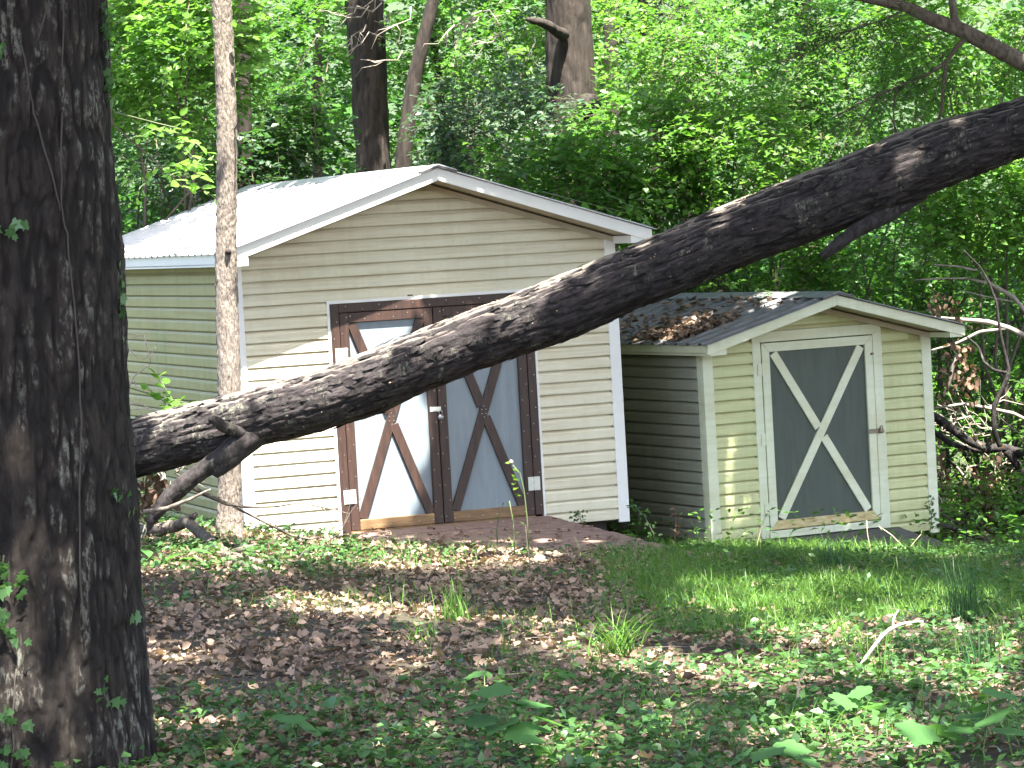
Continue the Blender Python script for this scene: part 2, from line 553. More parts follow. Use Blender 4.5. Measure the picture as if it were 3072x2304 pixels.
def shed_shell(root, W, D, oh, ov, zE, zP, fh, door, ms, mside, mw, mmetal, mcap, trim=.09):
    """walls with separate siding boards, corner trim, fascia, soffit, returns and a ribbed roof; front is y = 0, local coordinates"""
    dl, dr, dt = door
    m = (zP - zE) / (W / 2 + ov)
    zu = lambda u: zE + m * (min(u, W - u) + ov)            # underside of the rake
    # front wall
    back = MB().prism([(0.002, 0), (dl, 0), (dl, dt), (dr, dt), (dr, 0), (W - .002, 0), (W - .002, zu(0)), (W / 2, zu(W / 2)), (.002, zu(0))], .021, .06)
    fw = back.build('front_wall', ms, root)
    cache = {}
    n = int(zu(W / 2) / LAP) + 1
    for k in range(n):
        z0, z1 = k * LAP, (k + 1) * LAP
        segs = []
        lim = lambda z: max(trim, (z - zE) / m - ov + .03) if z > zu(trim) else trim
        if z0 < dt - .03:
            segs = [(trim, dl, trim, dl), (dr, W - trim, dr, W - trim)]
            segs = [(max(a, lim(z1)) if a == trim else a, b if b != W - trim else min(b, W - lim(z1)), c, d) for a, b, c, d in segs]
            segs = [(a, b, a, b) for a, b, c, d in segs]
        else:
            a, b = lim(z0), lim(z1)
            if a < W / 2 - .05:
                segs = [(a, W - a, min(b, W / 2 - .01), W - min(b, W / 2 - .01))]
        for sgm in segs:
            key = tuple(round(q, 3) for q in sgm)
            if key not in cache: cache[key] = board_mesh(*sgm, ms)
            link('siding_board', cache[key], fw, (0, 0, z0))
    # side walls
    for side in (0, 1):
        u0 = 0 if side == 0 else W
        wl = MB().box(u0 + .021, u0 + .06, .061, D, 0, zu(0)) if side == 0 else MB().box(u0 - .06, u0 - .021, .061, D, 0, zu(0))
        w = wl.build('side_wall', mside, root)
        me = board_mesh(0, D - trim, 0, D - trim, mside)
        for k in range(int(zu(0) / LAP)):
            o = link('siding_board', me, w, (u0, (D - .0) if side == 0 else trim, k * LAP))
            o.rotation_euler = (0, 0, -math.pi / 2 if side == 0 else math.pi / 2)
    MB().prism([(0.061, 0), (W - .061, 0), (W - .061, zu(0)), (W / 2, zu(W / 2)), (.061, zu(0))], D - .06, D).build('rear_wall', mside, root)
    MB().box(.15, W - .15, .15, D - .15, -.13, -.002).build('floor_skid', M['skid'], root)
    # corner trim
    for u in (0, W):
        mb = MB()
        if u == 0:
            mb.box(-.018, trim, -.031, 0, -.03, zu(.0))
            mb.box(-.018, -.001, .0005, trim, -.03, zu(.0) - .01)
        else:
            mb.box(W - trim, W + .018, -.031, 0, -.03, zu(.0))
            mb.box(W + .001, W + .018, .0005, trim, -.03, zu(.0) - .01)
        mb.build('corner_trim', mw, root, bevel=.004)
    # frieze strips along the rake on the wall, and soffit boards
    for s in (0, 1):
        f = (lambda u: u) if s == 0 else (lambda u: W - u)
        p = [(f(.0), zu(0) - .055), (f(W / 2), zu(W / 2) - .055), (f(W / 2), zu(W / 2) - .004), (f(.0), zu(0) - .004)]
        if s: p = p[::-1]
        MB().prism(p, -.040, -.0265).build('frieze_strip', M['soffit'], root)
        p = [(f(-ov), zu(0) - m * ov + .012), (f(W / 2 - .001), zu(W / 2) + .012), (f(W / 2 - .001), zu(W / 2) + .024), (f(-ov), zu(0) - m * ov + .024)]
        if s: p = p[::-1]
        MB().prism(p, -oh + .026, D).build('soffit', M['soffit'], root)
        # gable fascia and eave fascia
        p = [(f(-ov), zE), (f(W / 2), zP), (f(W / 2), zP + fh), (f(-ov), zE + fh)]
        if s: p = p[::-1]
        MB().prism(p, -oh, -oh + .025).build('fascia_board', mw, root, bevel=.003)
        e = MB()
        e.box(-ov - .0, -ov + .022, -oh + .0255, D + .1, zE - .002, zE + fh - .006) if s == 0 else e.box(W + ov - .022, W + ov, -oh + .0255, D + .1, zE - .002, zE + fh - .006)
        e.build('eave_fascia', mw, root)
        # boxed eave return
        r = MB()
        if s == 0:
            r.prism([(-ov + .024, zE - .004), (.035, zE - .004), (.035, zE + m * (ov + .03)), (-ov + .024, zE + m * .02)], -oh + .006, -.032)
        else:
            r.prism([(W - .0, zE - .004), (W + ov - .024, zE - .004), (W + ov - .024, zE + m * .02), (W - .0, zE + m * (ov - .003))], -oh + .006, -.032)
        r.build('eave_return', mw, root)
        sb = MB()
        sb.box(-ov + .024, -.019, -.0315, D, zE + .001, zE + .012) if s == 0 else sb.box(W + .019, W + ov - .024, -.0315, D, zE + .001, zE + .012)
        sb.build('eave_soffit', M['soffit'], root)
    # roof
    roof = bpy.data.objects.new('roof', None); COL.objects.link(roof); roof.parent = root
    zt = zP + fh + .006
    for s in (0, 1):
        ue = -ov - .035 if s == 0 else W + ov + .035
        roof_sheet(ue, zt - m * (W / 2 + ov + .035), W / 2, zt, -oh - .035, D + .13).build('roof_sheet', mmetal, roof)
    cw, ch = .17, .026
    cap = MB().prism([(W / 2 - cw, zt - m * cw + ch - .006), (W / 2, zt + ch - .006), (W / 2 + cw, zt - m * cw + ch - .006), (W / 2 + cw, zt - m * cw + ch), (W / 2, zt + ch + .004), (W / 2 - cw, zt - m * cw + ch)], -oh - .04, D + .135)
    cap.build('ridge_cap', mmetal, roof)
    MB().prism([(W / 2 - cw, zt - m * cw + .0), (W / 2, zt + .0), (W / 2 + cw, zt - m * cw + .0), (W / 2 + cw, zt - m * cw + ch - .007), (W / 2, zt + ch - .007), (W / 2 - cw, zt - m * cw + ch - .007)], -oh - .037, -oh - .022).build('ridge_closure', mcap, roof)
    return fw, roof, zu, m


A = dict(W=3.66, D=5.66, oh=.48, ov=.208, zE=2.56, zP=3.214, fh=.112)
AL, AYAW = (-2.44, 29.09, -2.79), .350
shed_a = thing('garden_shed', AL, 'large cream shed with metal gable roof and brown double doors', 'shed', None, AYAW)
DL, DR, DT = .88, 2.83, 2.16
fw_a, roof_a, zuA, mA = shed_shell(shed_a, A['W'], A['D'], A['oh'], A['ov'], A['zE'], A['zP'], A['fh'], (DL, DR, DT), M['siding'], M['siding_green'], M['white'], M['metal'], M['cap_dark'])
# white channel round the door opening
MB().box(DL - .02, DL + .004, -.034, .0, .06, DT + .03).box(DR - .004, DR + .02, -.034, .0, .0, DT + .03).box(DL + .0045, DR - .0045, -.034, 0, DT + .003, DT + .03).build('door_channel', M['white'], shed_a)
ZB = .11
# fixed brown frame
FPW = .085
MB().box(DL + .005, DL + FPW, -.045, .05, -.20, DT).build('door_post', M['brown'], shed_a, bevel=.004)
MB().box(DR - FPW, DR - .005, -.045, .05, ZB, DT).build('door_post', M['brown'], shed_a, bevel=.004)
MB().box(DL + FPW + .001, DR - FPW - .001, -.045, .05, DT - .08, DT).build('door_header', M['brown'], shed_a, bevel=.004)
MB().box(DL + FPW + .001, DR - FPW - .001, -.04, .06, ZB - .10, ZB - .004).build('door_sill', M['brown_rail'], shed_a)


def bar(x0, z0, x1, z1, w, y0, y1, clip=None):
    d = nrm(np.array([x1 - x0, z1 - z0])); n = np.array([-d[1], d[0]]) * w / 2
    a, b = np.array([x0, z0]), np.array([x1, z1])
    return MB().prism([tuple(a - n), tuple(b - n), tuple(b + n), tuple(a + n)], y0, y1)


def hinge(parent, x, z, w=.115, h=.125, y=-.052, mat=None):
    mat = mat or M['galv']
    o = MB().box(x - w / 2, x - .006, y, y + .004, z - h / 2, z + h / 2).box(x + .006, x + w / 2, y, y + .004, z - h / 2, z + h / 2)
    o.tube([(x, y + .001, z - h / 2), (x, y + .001, z + h / 2)], .007, 8)
    for sx in (-1, 1):
        for sz in (-1, 0, 1):
            o.tube([(x + sx * w * .3, y + .001, z + sz * h * .33), (x + sx * w * .3, y - .003, z + sz * h * .33)], .006, 6)
    return o.build('hinge', mat, parent)


def screws(parent, pts, y, r=.0045):
    mb = MB()
    for x, z in pts:
        mb.tube([(x, y + .002, z), (x, y - .0025, z)], r, 6)
    return mb.build('screw', M['steel'], parent, kind='stuff')


half = (DL + DR) / 2
for s in (0, 1):
    x0, x1 = (DL + FPW + .005, half - .004) if s == 0 else (half + .004, DR - FPW - .005)
    z0, z1 = ZB, DT - .084
    door = MB().box(x0 + .03, x1 - .03, -.006, .012, z0 + .03, z1 - .03).build('door', M['panel'], shed_a)
    SW = .085
    for a, b in ((x0, x0 + SW), (x1 - SW, x1)):
        MB().box(a, b, -.040, .02, z0, z1).build('stile', M['brown'], door, bevel=.004)
    MB().box(x0 + SW + .001, x1 - SW - .001, -.039, .02, z1 - .09, z1).build('rail', M['brown'], door, bevel=.004)
    MB().box(x0 + SW + .001, x1 - SW - .001, -.039, .02, z0, z0 + .095).build('rail', M['brown_rail'], door, bevel=.004)
    xa, xb, za, zb = x0 + SW + .03, x1 - SW - .03, z0 + .10, z1 - .095
    bar(xa, za, xb, zb, .085, -.030, -.007).build('brace', M['brown'], door, bevel=.003)
    xm, zm = (xa + xb) / 2, (za + zb) / 2
    dx, dz = nrm(np.array([xb - xa, zb - za])) * .055
    bar(xa, zb, xm - dx, zm + dz, .085, -.0305, -.007).build('brace', M['brown'], door, bevel=.003)
    bar(xm + dx, zm - dz, xb, za, .085, -.0305, -.007).build('brace', M['brown'], door, bevel=.003)
    hx = DL + FPW + .003 if s == 0 else DR - FPW - .003
    for z in ((.42, 1.70) if s == 0 else (.40, 1.68)):
        hinge(door, hx, z)
    pts = []
    for k in range(14):
        zz = z0 + .06 + k * (z1 - z0 - .1) / 13
        pts += [(x0 + .02 + .045 * (k % 2), zz), (x1 - .02 - .045 * (k % 2), zz)]
    for k in range(6):
        xx = x0 + .1 + k * (x1 - x0 - .2) / 5
        pts += [(xx, z1 - .03 - .03 * (k % 2)), (xx, z0 + .04)]
    screws(door, pts, -.040)
    screws(door, [(xm - .02, zm + .02), (xm + .02, zm + .02), (xm + .02, zm - .02), (xm - .02, zm - .02), (xm, zm + .05), (xm, zm - .05)], -.0305)
    if s == 0:
        lt = MB().box(x1 - .075, x1 + .03, -.047, -.0405, 1.13, 1.172).box(x1 - .05, x1 - .01, -.052, -.0475, 1.14, 1.162)
        lt.build('latch', M['galv'], door)
        pk = MB().tube([(x1 + .022, -.060, 1.075), (x1 + .022, -.044, 1.075)], .026, 14)
        pk.tube([(x1 + .008, -.052, 1.09), (x1 + .008, -.052, 1.13), (x1 + .022, -.052, 1.142), (x1 + .036, -.052, 1.13), (x1 + .036, -.052, 1.09)], .005, 6)
        pk.build('padlock', M['steel'], door, True)
pts = [(DL + .03 + .03 * (k % 2), .05 + k * .15) for k in range(14)] + [(DR - .03 - .03 * (k % 2), .2 + k * .15) for k in range(13)] + [(DL + .15 + k * .16, DT - .025 - .03 * (k % 2)) for k in range(11)]
screws(shed_a, pts, -.045)
# thin twig stuck on the gable siding, nest stub over the door
MB().box(DL + .75, DL + .80, -.03, -.024, DT + .031, DT + .045).build('wasp_nest', M['deadwood'], shed_a)

B = dict(W=2.492, D=3.04, oh=.41, ov=.168, zE=1.869, zP=2.248, fh=.098)
BL, BYAW = (1.788, 30.51, -3.18), .4505
shed_b = thing('garden_shed', BL, 'small shed with single grey door under white cross braces', 'shed', None, BYAW)
BDL, BDR, BDT, BDB = .617, 1.85, 1.927, .16
fw_b, roof_b, zuB, mB_ = shed_shell(shed_b, B['W'], B['D'], B['oh'], B['ov'], B['zE'], B['zP'], B['fh'], (BDL - .095, BDR + .105, BDT + .11), M['siding_small'], M['siding_grimy_shade'], M['white_small'], M['metal_old'], M['cap_dark'])
CWD = .095
MB().prism([(BDL - CWD, -.06), (BDL - .003, -.06), (BDL - .003, BDT + .006), (BDL - CWD, min(zuB(BDL - CWD) - .06, BDT + .09))], -.030, .04).build('door_casing', M['white_small'], shed_b, bevel=.004)
MB().prism([(BDR + .003, .06), (BDR + CWD + .01, .06), (BDR + CWD + .01, min(zuB(BDR + CWD) - .06, BDT + .08)), (BDR + .003, BDT + .006)], -.030, .04).build('door_casing', M['white_small'], shed_b, bevel=.004)
MB().box(BDL - CWD + .004, BDR + CWD, -.028, .04, BDT + .0085, BDT + .108).build('door_casing', M['white_small'], shed_b, bevel=.004)
MB().box(BDL - .01, BDR + .03, -.05, .05, .085, BDB - .008).build('door_sill', M['white_small'], shed_b)
MB().box(BDL - .09, BDR + .1, -.02, .03, -.10, .080).build('floor_joist', M['skid'], shed_b)
db = MB().box(BDL + .03, BDR - .03, -.012, .01, BDB + .03, BDT - .03).build('door', M['panel_small'], shed_b)
S = .085
x0, x1, z0, z1 = BDL + .004, BDR - .004, BDB, BDT
MB().prism([(x0, z0), (x0 + S, z0 + S), (x0 + S, z1 - S), (x0, z1)], -.034, .01).build('stile', M['white_small'], db, bevel=.003)
MB().prism([(x1, z0), (x1, z1), (x1 - S, z1 - S), (x1 - S, z0 + S)], -.034, .01).build('stile', M['white_small'], db, bevel=.003)
MB().prism([(x0 + .002, z1), (x0 + S + .001, z1 - S), (x1 - S - .001, z1 - S), (x1 - .002, z1)], -.034, .01).build('rail', M['white_small'], db, bevel=.003)
o = MB().prism([(x0 + .002, z0), (x1 - .002, z0), (x1 - S - .001, z0 + S), (x0 + S + .001, z0 + S)], -.034, .01).build('rail', M['ochre'], db, bevel=.003)
o['label'] = 'bottom rail stained ochre brown'
xa, xb, za, zb = x0 + S + .045, x1 - S - .045, z0 + S + .015, z1 - S - .015
bar(xa, za, xb, zb, .085, -.030, -.0125).build('brace', M['white_small'], db, bevel=.003)
xm, zm = (xa + xb) / 2, (za + zb) / 2
dx, dz = nrm(np.array([xb - xa, zb - za])) * .054
bar(xa, zb, xm - dx, zm + dz, .085, -.0295, -.0125).build('brace', M['white_small'], db, bevel=.003)
bar(xm + dx, zm - dz, xb, za, .085, -.0295, -.0125).build('brace', M['white_small'], db, bevel=.003)
for z in (.36, 1.02, 1.68):
    hinge(db, x0 - .002, z, .10, .115, -.038, M['white_small'])
MB().box(x1 - .09, x1 + .05, -.040, -.0345, .985, 1.03).build('latch', M['rust'], db)
pk = MB().tube([(x1 + .045, -.062, 1.005), (x1 + .045, -.042, 1.005)], .024, 14)
pk.tube([(x1 + .032, -.052, 1.015), (x1 + .032, -.052, 1.045), (x1 + .045, -.052, 1.056), (x1 + .058, -.052, 1.045), (x1 + .058, -.052, 1.015)], .005, 6)
pk.build('padlock', M['rust'], db, True)
MB().tube([(x1 - .01, -.034, 1.75), (x1 - .01, -.055, 1.75)], .012, 10).box(x1 - .03, x1 + .012, -.040, -.0345, 1.742, 1.758).build('turn_button', M['rust'], db)


def shed_pt(L, yaw, u, d, z):
    c, s = math.cos(yaw), math.sin(yaw)
    return np.array([L[0] + u * c - d * s, L[1] + u * s + d * c, L[2] + z])


# ramps of loose deck boards in front of both doors
def ramp_of(name, corners, n, mat, label, thick=.035, seed=1):
    """corners: back-left, back-right, front-right, front-left (world); boards run across"""
    r = random.Random(seed)
    P = [np.array(c) for c in corners]
    base = P[0]
    root = thing(name, base, label, 'ramp')
    for k in range(n):
        a, b = k / n, (k + 1) / n - .012
        q = [P[0] + (P[3] - P[0]) * a, P[1] + (P[2] - P[1]) * a, P[1] + (P[2] - P[1]) * b, P[0] + (P[3] - P[0]) * b]
        j = r.uniform(-.004, .004)
        e = r.uniform(-.015, .015)
        w = nrm(P[1] - P[0])
        q[1] = q[1] + w * e; q[2] = q[2] + w * e
        top = [p - base + np.array([0, 0, j]) for p in q]
        bot = [p - np.array([0, 0, thick]) for p in top]
        MB().add(top + bot, [(3, 2, 1, 0), (4, 5, 6, 7), (0, 1, 5, 4), (1, 2, 6, 5), (2, 3, 7, 6), (3, 0, 4, 7)]).build('plank', mat, root, bevel=.004)
    for i, jx in ((0, 3), (1, 2)):
        w = nrm(P[1] - P[0]) * (.06 if i == 0 else -.06)
        a, b = P[i] - base + w, P[jx] - base + w
        s = nrm(P[1] - P[0]) * .02
        vs = [a - s, a + s, b + s, b - s]
        vs = [v - np.array([0, 0, thick + .004]) for v in vs] + [v - np.array([0, 0, .17]) for v in vs]
        MB().add(vs, [(3, 2, 1, 0), (4, 5, 6, 7), (0, 1, 5, 4), (1, 2, 6, 5), (2, 3, 7, 6), (3, 0, 4, 7)]).build('joist', M['skid'], root)
    return root


pa = [shed_pt(AL, AYAW, DL + .09, -.055, ZB - .012), shed_pt(AL, AYAW, DR + .03, -.055, ZB - .012)]
pf = [at(2010, 1640, 28.25), at(1265, 1668, 27.75)]
ramp_of('wooden_ramp', [pa[0], pa[1], pf[0], pf[1]], 15, M['ramp'], 'wide reddish plank ramp in front of the brown double doors', seed=3)
q0, q1 = shed_pt(BL, BYAW, BDL + .02, -.06, .075), shed_pt(BL, BYAW, BDR + .18, -.06, .075)
ramp_of('wooden_ramp', [q0, q1, shed_pt(BL, BYAW, BDR + .30, -1.1, -.13), shed_pt(BL, BYAW, BDL + .02, -1.1, -.13)], 7, M['ramp_small'], 'dark grey ramp below the small shed door, half buried in leaves', seed=4)


# leaf templates: (verts in width, length, lift), faces
KITE = (np.array([(0, 0, 0), (-.30, .42, .07), (0, .48, -.01), (.30, .42, .07), (0, 1, -.07)]), [(0, 2, 1), (0, 3, 2), (1, 2, 4), (2, 3, 4)])
OVAL = (np.array([(0, 0, 0), (-.24, .18, .05), (-.31, .48, .07), (-.17, .78, .04), (0, 1, -.06), (.17, .78, .04), (.31, .48, .07), (.24, .18, .05), (0, .48, 0)]),
        [(0, 8, 2, 1), (2, 8, 4, 3), (0, 7, 6, 8), (6, 5, 4, 8)])
CURL = (np.array([(0, 0, 0), (-.33, .3, .22), (-.28, .7, .26), (0, 1, .12), (.30, .7, .18), (.34, .3, .26), (0, .5, 0)]),
        [(0, 6, 1), (1, 6, 2), (2, 6, 3), (3, 6, 4), (4, 6, 5), (5, 6, 0)])
RAGGED = (np.array([(0, .42, -.02), (0, 0, .10), (-.24, .10, .12), (-.44, .30, .26), (-.22, .45, .08), (-.36, .72, .24), (0, 1, .14), (.30, .70, .16), (.22, .42, .06), (.42, .20, .28), (.16, .06, .12)]),
          [(0, i, i % 10 + 1) for i in range(1, 11)])
PLATE = (np.array([(-.13, 0, -.02), (.11, .06, -.02), (.16, .55, .015), (.05, 1, .05), (-.10, .88, .035), (-.17, .4, .01)]), [(0, 1, 2, 5), (5, 2, 3, 4)])
DIAMOND = (np.array([(0, 0, 0), (-.33, .5, .03), (0, 1, -.05), (.33, .5, .03)]), [(0, 3, 2, 1)])
LANCE = (np.array([(0, 0, 0), (-.11, .4, .03), (0, .45, -.01), (.11, .4, .03), (0, 1, -.10)]), [(0, 2, 1), (0, 3, 2), (1, 2, 4), (2, 3, 4)])


def fan(outline):
    v = [(0, .38, -.02)] + [(x, y, .05 * abs(x) - .06 * max(0, y - .6)) for x, y in outline]
    n = len(outline)
    return (np.array(v), [(0, i + 1, (i + 1) % n + 1) for i in range(n)])


MAPLE = fan([(0, .02), (-.18, -.03), (-.36, .06), (-.38, .20), (-.54, .34), (-.56, .50), (-.38, .56), (-.37, .70), (-.22, .74), (-.10, .86), (0, 1), (.10, .86), (.22, .74), (.37, .70), (.38, .56), (.56, .50), (.54, .34), (.38, .20), (.36, .06), (.18, -.03)])
IVY = fan([(0, .05), (-.20, 0), (-.44, .10), (-.30, .32), (-.46, .55), (-.18, .62), (0, 1), (.18, .62), (.46, .55), (.30, .32), (.44, .10), (.20, 0)])


# ------------------------------------------------------------------ trunks with real bark relief
def bark_tube(path, radii, nseg, nring, amp, kth, ks, seed=0, mode='furrow', flare=None, lump=.16):
    """path in world metres (relative to its thing); returns a mesh builder-like tuple"""
    P = np.asarray(path, float)
    t = np.linspace(0, 1, len(P))
    tt = np.linspace(0, 1, nring)
    # Catmull-like smoothing through dense cubic interpolation
    def interp(a):
        a = np.asarray(a, float)
        out = np.interp(tt, t, a)
        k = max(3, nring // (len(P) * 2)) | 1
        pad = np.concatenate([out[0] - (out[1:k // 2 + 1] - out[0])[::-1], out, out[-1] + (out[-1] - out[-k // 2:-1])[::-1]]) if k > 3 else out
        if k > 3 and len(pad) >= nring + k - 1:
            ker = np.hanning(k + 2)[1:-1]; ker /= ker.sum()
            return np.convolve(pad, ker, 'valid')[:nring]
        return out
    C = np.stack([interp(P[:, i]) for i in range(3)], -1)
    R = interp(radii)
    T = nrm(np.gradient(C, axis=0))
    ref = np.array([0, 0, 1.0]) if abs(T[0][2]) < .8 else np.array([0, 1.0, 0])
    U = nrm(np.cross(T, ref)); Wv = np.cross(T, U)
    s = np.concatenate([[0], np.cumsum(np.linalg.norm(np.diff(C, axis=0), axis=1))])
    th = np.linspace(0, 2 * math.pi, nseg, endpoint=False)
    TH, SS = np.meshgrid(th, s)
    RR = np.repeat(R[:, None], nseg, 1)
    q = np.stack([np.cos(TH) * RR * kth, np.sin(TH) * RR * kth, SS * ks], -1).reshape(-1, 3) + seed * 7.7
    w = (fbm(q * .6 + 5, 2)[:, None] - .5) * .7
    if mode == 'furrow':
        n1 = 1 - np.abs(2 * vnoise(q + w * 1.6) - 1)
        n2 = 1 - np.abs(2 * vnoise(q * 2.1 + w * 2 + 9) - 1)
        n3 = fbm(q * np.array([3.5, 3.5, 6.0]) + 3, 3)
        d = -(n1 ** 4) * 1.0 - (n2 ** 4) * .5 + n3 * .6
    elif mode == 'flake':
        n1 = vnoise(q + w * 1.5); n2 = fbm(q * 2.5, 3)
        d = np.where(n1 > .5, .6, 0) * n1 + n2 * .9
    else:
        n1 = fbm(q + w, 4); n2 = 1 - np.abs(2 * vnoise(q * 2.3 + w * 2) - 1)
        d = n1 * 1.2 - (n2 ** 4) * .7
    d = d.reshape(nring, nseg)
    global RELIEF
    RELIEF = np.concatenate([((d - d.min()) / (np.ptp(d) + 1e-9)).ravel(), [.5, .5]])
    big = (fbm(np.stack([np.cos(TH) * 1.3, np.sin(TH) * 1.3, SS * .9], -1).reshape(-1, 3) + seed, 3).reshape(nring, nseg) - .5)
    RAD = RR * (1 + big * lump) + amp * (d - d.mean())
    if flare is not None: RAD = RAD * (1 + flare(SS, TH))
    V = C[:, None, :] + RAD[..., None] * (np.cos(TH)[..., None] * U[:, None, :] + np.sin(TH)[..., None] * Wv[:, None, :])
    V = V.reshape(-1, 3)
    i = np.arange(nring * nseg).reshape(nring, nseg)
    F = np.stack([i[:-1], np.roll(i[:-1], -1, 1), np.roll(i[1:], -1, 1), i[1:]], -1).reshape(-1, 4)
    V = np.vstack([V, C[0], C[-1]])
    n0 = nring * nseg
    caps = [(n0, (k + 1) % nseg, k) for k in range(nseg)] + [(n0 + 1, (nring - 1) * nseg + k, (nring - 1) * nseg + (k + 1) % nseg) for k in range(nseg)]
    loops = np.concatenate([F.ravel(), np.array(caps).ravel()])
    tot = np.concatenate([np.full(len(F), 4), np.full(len(caps), 3)])
    return V, loops, tot, C, R


def trunk_obj(name, parent, path, radii, nseg, nring, amp, kth, ks, mat, seed=0, mode='furrow', flare=None):
    V, l, t, C, R = bark_tube(path, radii, nseg, nring, amp, kth, ks, seed, mode, flare)
    me = np_mesh(name, V, l, t, mat, True)
    at_ = me.attributes.new('relief', 'FLOAT', 'POINT')
    at_.data.foreach_set('value', RELIEF.astype(np.float32))
    return link(name, me, parent), C, R


def leaf_mesh(name, pos, axis, nor, size, tmpl, mat):
    tv, tf = tmpl
    axis = nrm(axis)
    side = nrm(np.cross(axis, nor))
    nor = np.cross(side, axis)
    size = np.broadcast_to(np.asarray(size, float), (len(pos),))
    V = pos[:, None, :] + size[:, None, None] * (tv[None, :, 0:1] * side[:, None, :] + tv[None, :, 1:2] * axis[:, None, :] + tv[None, :, 2:3] * nor[:, None, :])
    n = len(tv)
    L = np.concatenate([np.array(f) for f in tf])
    Tt = np.array([len(f) for f in tf])
    loops = (L[None, :] + (np.arange(len(pos)) * n)[:, None]).ravel()
    return np_mesh(name, V.reshape(-1, 3), loops, np.tile(Tt, len(pos)), mat)


def sprays(O, D, L, K, leaf, droop=.25, spread=.95, flat=.45):
    """K leaves set alternately along each twig; O origins, D directions, L lengths"""
    S_ = len(O)
    D = nrm(D)
    up = np.array([0, 0, 1.0])
    sd = nrm(np.cross(D, up) + 1e-6)
    t = (np.arange(K) + .6) / K
    pos = O[:, None, :] + D[:, None, :] * (L[:, None] * t)[..., None]
    pos[..., 2] -= droop * L[:, None] * t ** 2
    sgn = np.where(np.arange(K) % 2, 1, -1)[None, :, None]
    ax = D[:, None, :] * .55 + sd[:, None, :] * sgn * spread + rng.normal(0, .32, (S_, K, 3)) - up * .18
    no = up + rng.normal(0, flat, (S_, K, 3))
    sz = leaf * rng.uniform(.65, 1.2, (S_, K))
    return pos.reshape(-1, 3), ax.reshape(-1, 3), no.reshape(-1, 3), sz.ravel()


def twigs_mesh(O, D, L, r, mat, droop=.25, name='twigs'):
    D = nrm(D)
    sd = nrm(np.cross(D, np.array([0, 0, 1.0])) + 1e-6); w = np.cross(D, sd)
    rings = []
    for t, rr in ((0, 1.0), (.5, .7), (1, .25)):
        c = O + D * (L * t)[:, None]
        c = c - np.array([0, 0, 1.0]) * (droop * L * t * t)[:, None]
        for k in range(3):
            a = 2 * math.pi * k / 3
            rings.append(c + (sd * math.cos(a) + w * math.sin(a)) * (r * rr))
    V = np.stack(rings, 1)
    f = []
    for i in (0, 1):
        for k in range(3):
            f.append((i * 3 + k, i * 3 + (k + 1) % 3, i * 3 + 3 + (k + 1) % 3, i * 3 + 3 + k))
    loops = (np.array(f).ravel()[None, :] + (np.arange(len(O)) * 9)[:, None]).ravel()
    return np_mesh(name, V.reshape(-1, 3), loops, np.full(len(O) * 6, 4), mat)


def wander(a, b, n=6, j=.06, seed=0):
    r = np.random.default_rng(seed)
    a, b = np.asarray(a, float), np.asarray(b, float)
    t = np.linspace(0, 1, n)[:, None]
    p = a + (b - a) * t
    p[1:-1] += r.normal(0, j, (n - 2, 3)) * np.linalg.norm(b - a)
    return p


# -------- big dark tree at the left edge
by = 13.9
b_pts = [(at(45, 3300, by), .66), (at(46, 2500, by), .628), (at(45, 2304, by), .610), (at(38, 1800, by), .562), (at(30, 1200, by), .498), (at(20, 600, by), .464), (at(10, 0, by), .432), (at(-10, -2500, by), .40), (at(-10, -9000, by), .28)]
root_z = ground_z(b_pts[0][0][0], by)[0]
org = np.array([b_pts[0][0][0], by, root_z])
b_pts[0] = (np.array([org[0], by, root_z - .25]), .74)
tree_l = thing('forest_tree', org, 'thick dark trunk with lichen and ivy at the left edge, nearest tree', 'tree')
trunk_l, CL, RL = trunk_obj('trunk', tree_l, [p - org for p, r in b_pts[:7]], [r for p, r in b_pts[:7]], 400, 480, .017, 22, 4.2, M['bark_big'], 1)
trunk_obj('upper_trunk', tree_l, [p - org for p, r in b_pts[6:]], [r for p, r in b_pts[6:]], 60, 60, .012, 9, 1.7, M['bark_big'], 1)


def on_trunk(px, py, off=.012):
    """point on the visible face of the left trunk"""
    d = ray(px, py)
    best = None
    p = d * (by / d[1])
    k = np.argmin(np.abs((CL + org)[:, 2] - p[2]))
    c, r = (CL + org)[k], RL[k] * 1.03
    dx = p[0] - c[0]
    dx = np.clip(dx, -r * .995, r * .995)
    return np.array([c[0] + dx, c[1] - math.sqrt(max(r * r - dx * dx, 0)) - off, p[2]]), nrm(np.array([dx, -math.sqrt(max(r * r - dx * dx, 1e-6)), 0]))


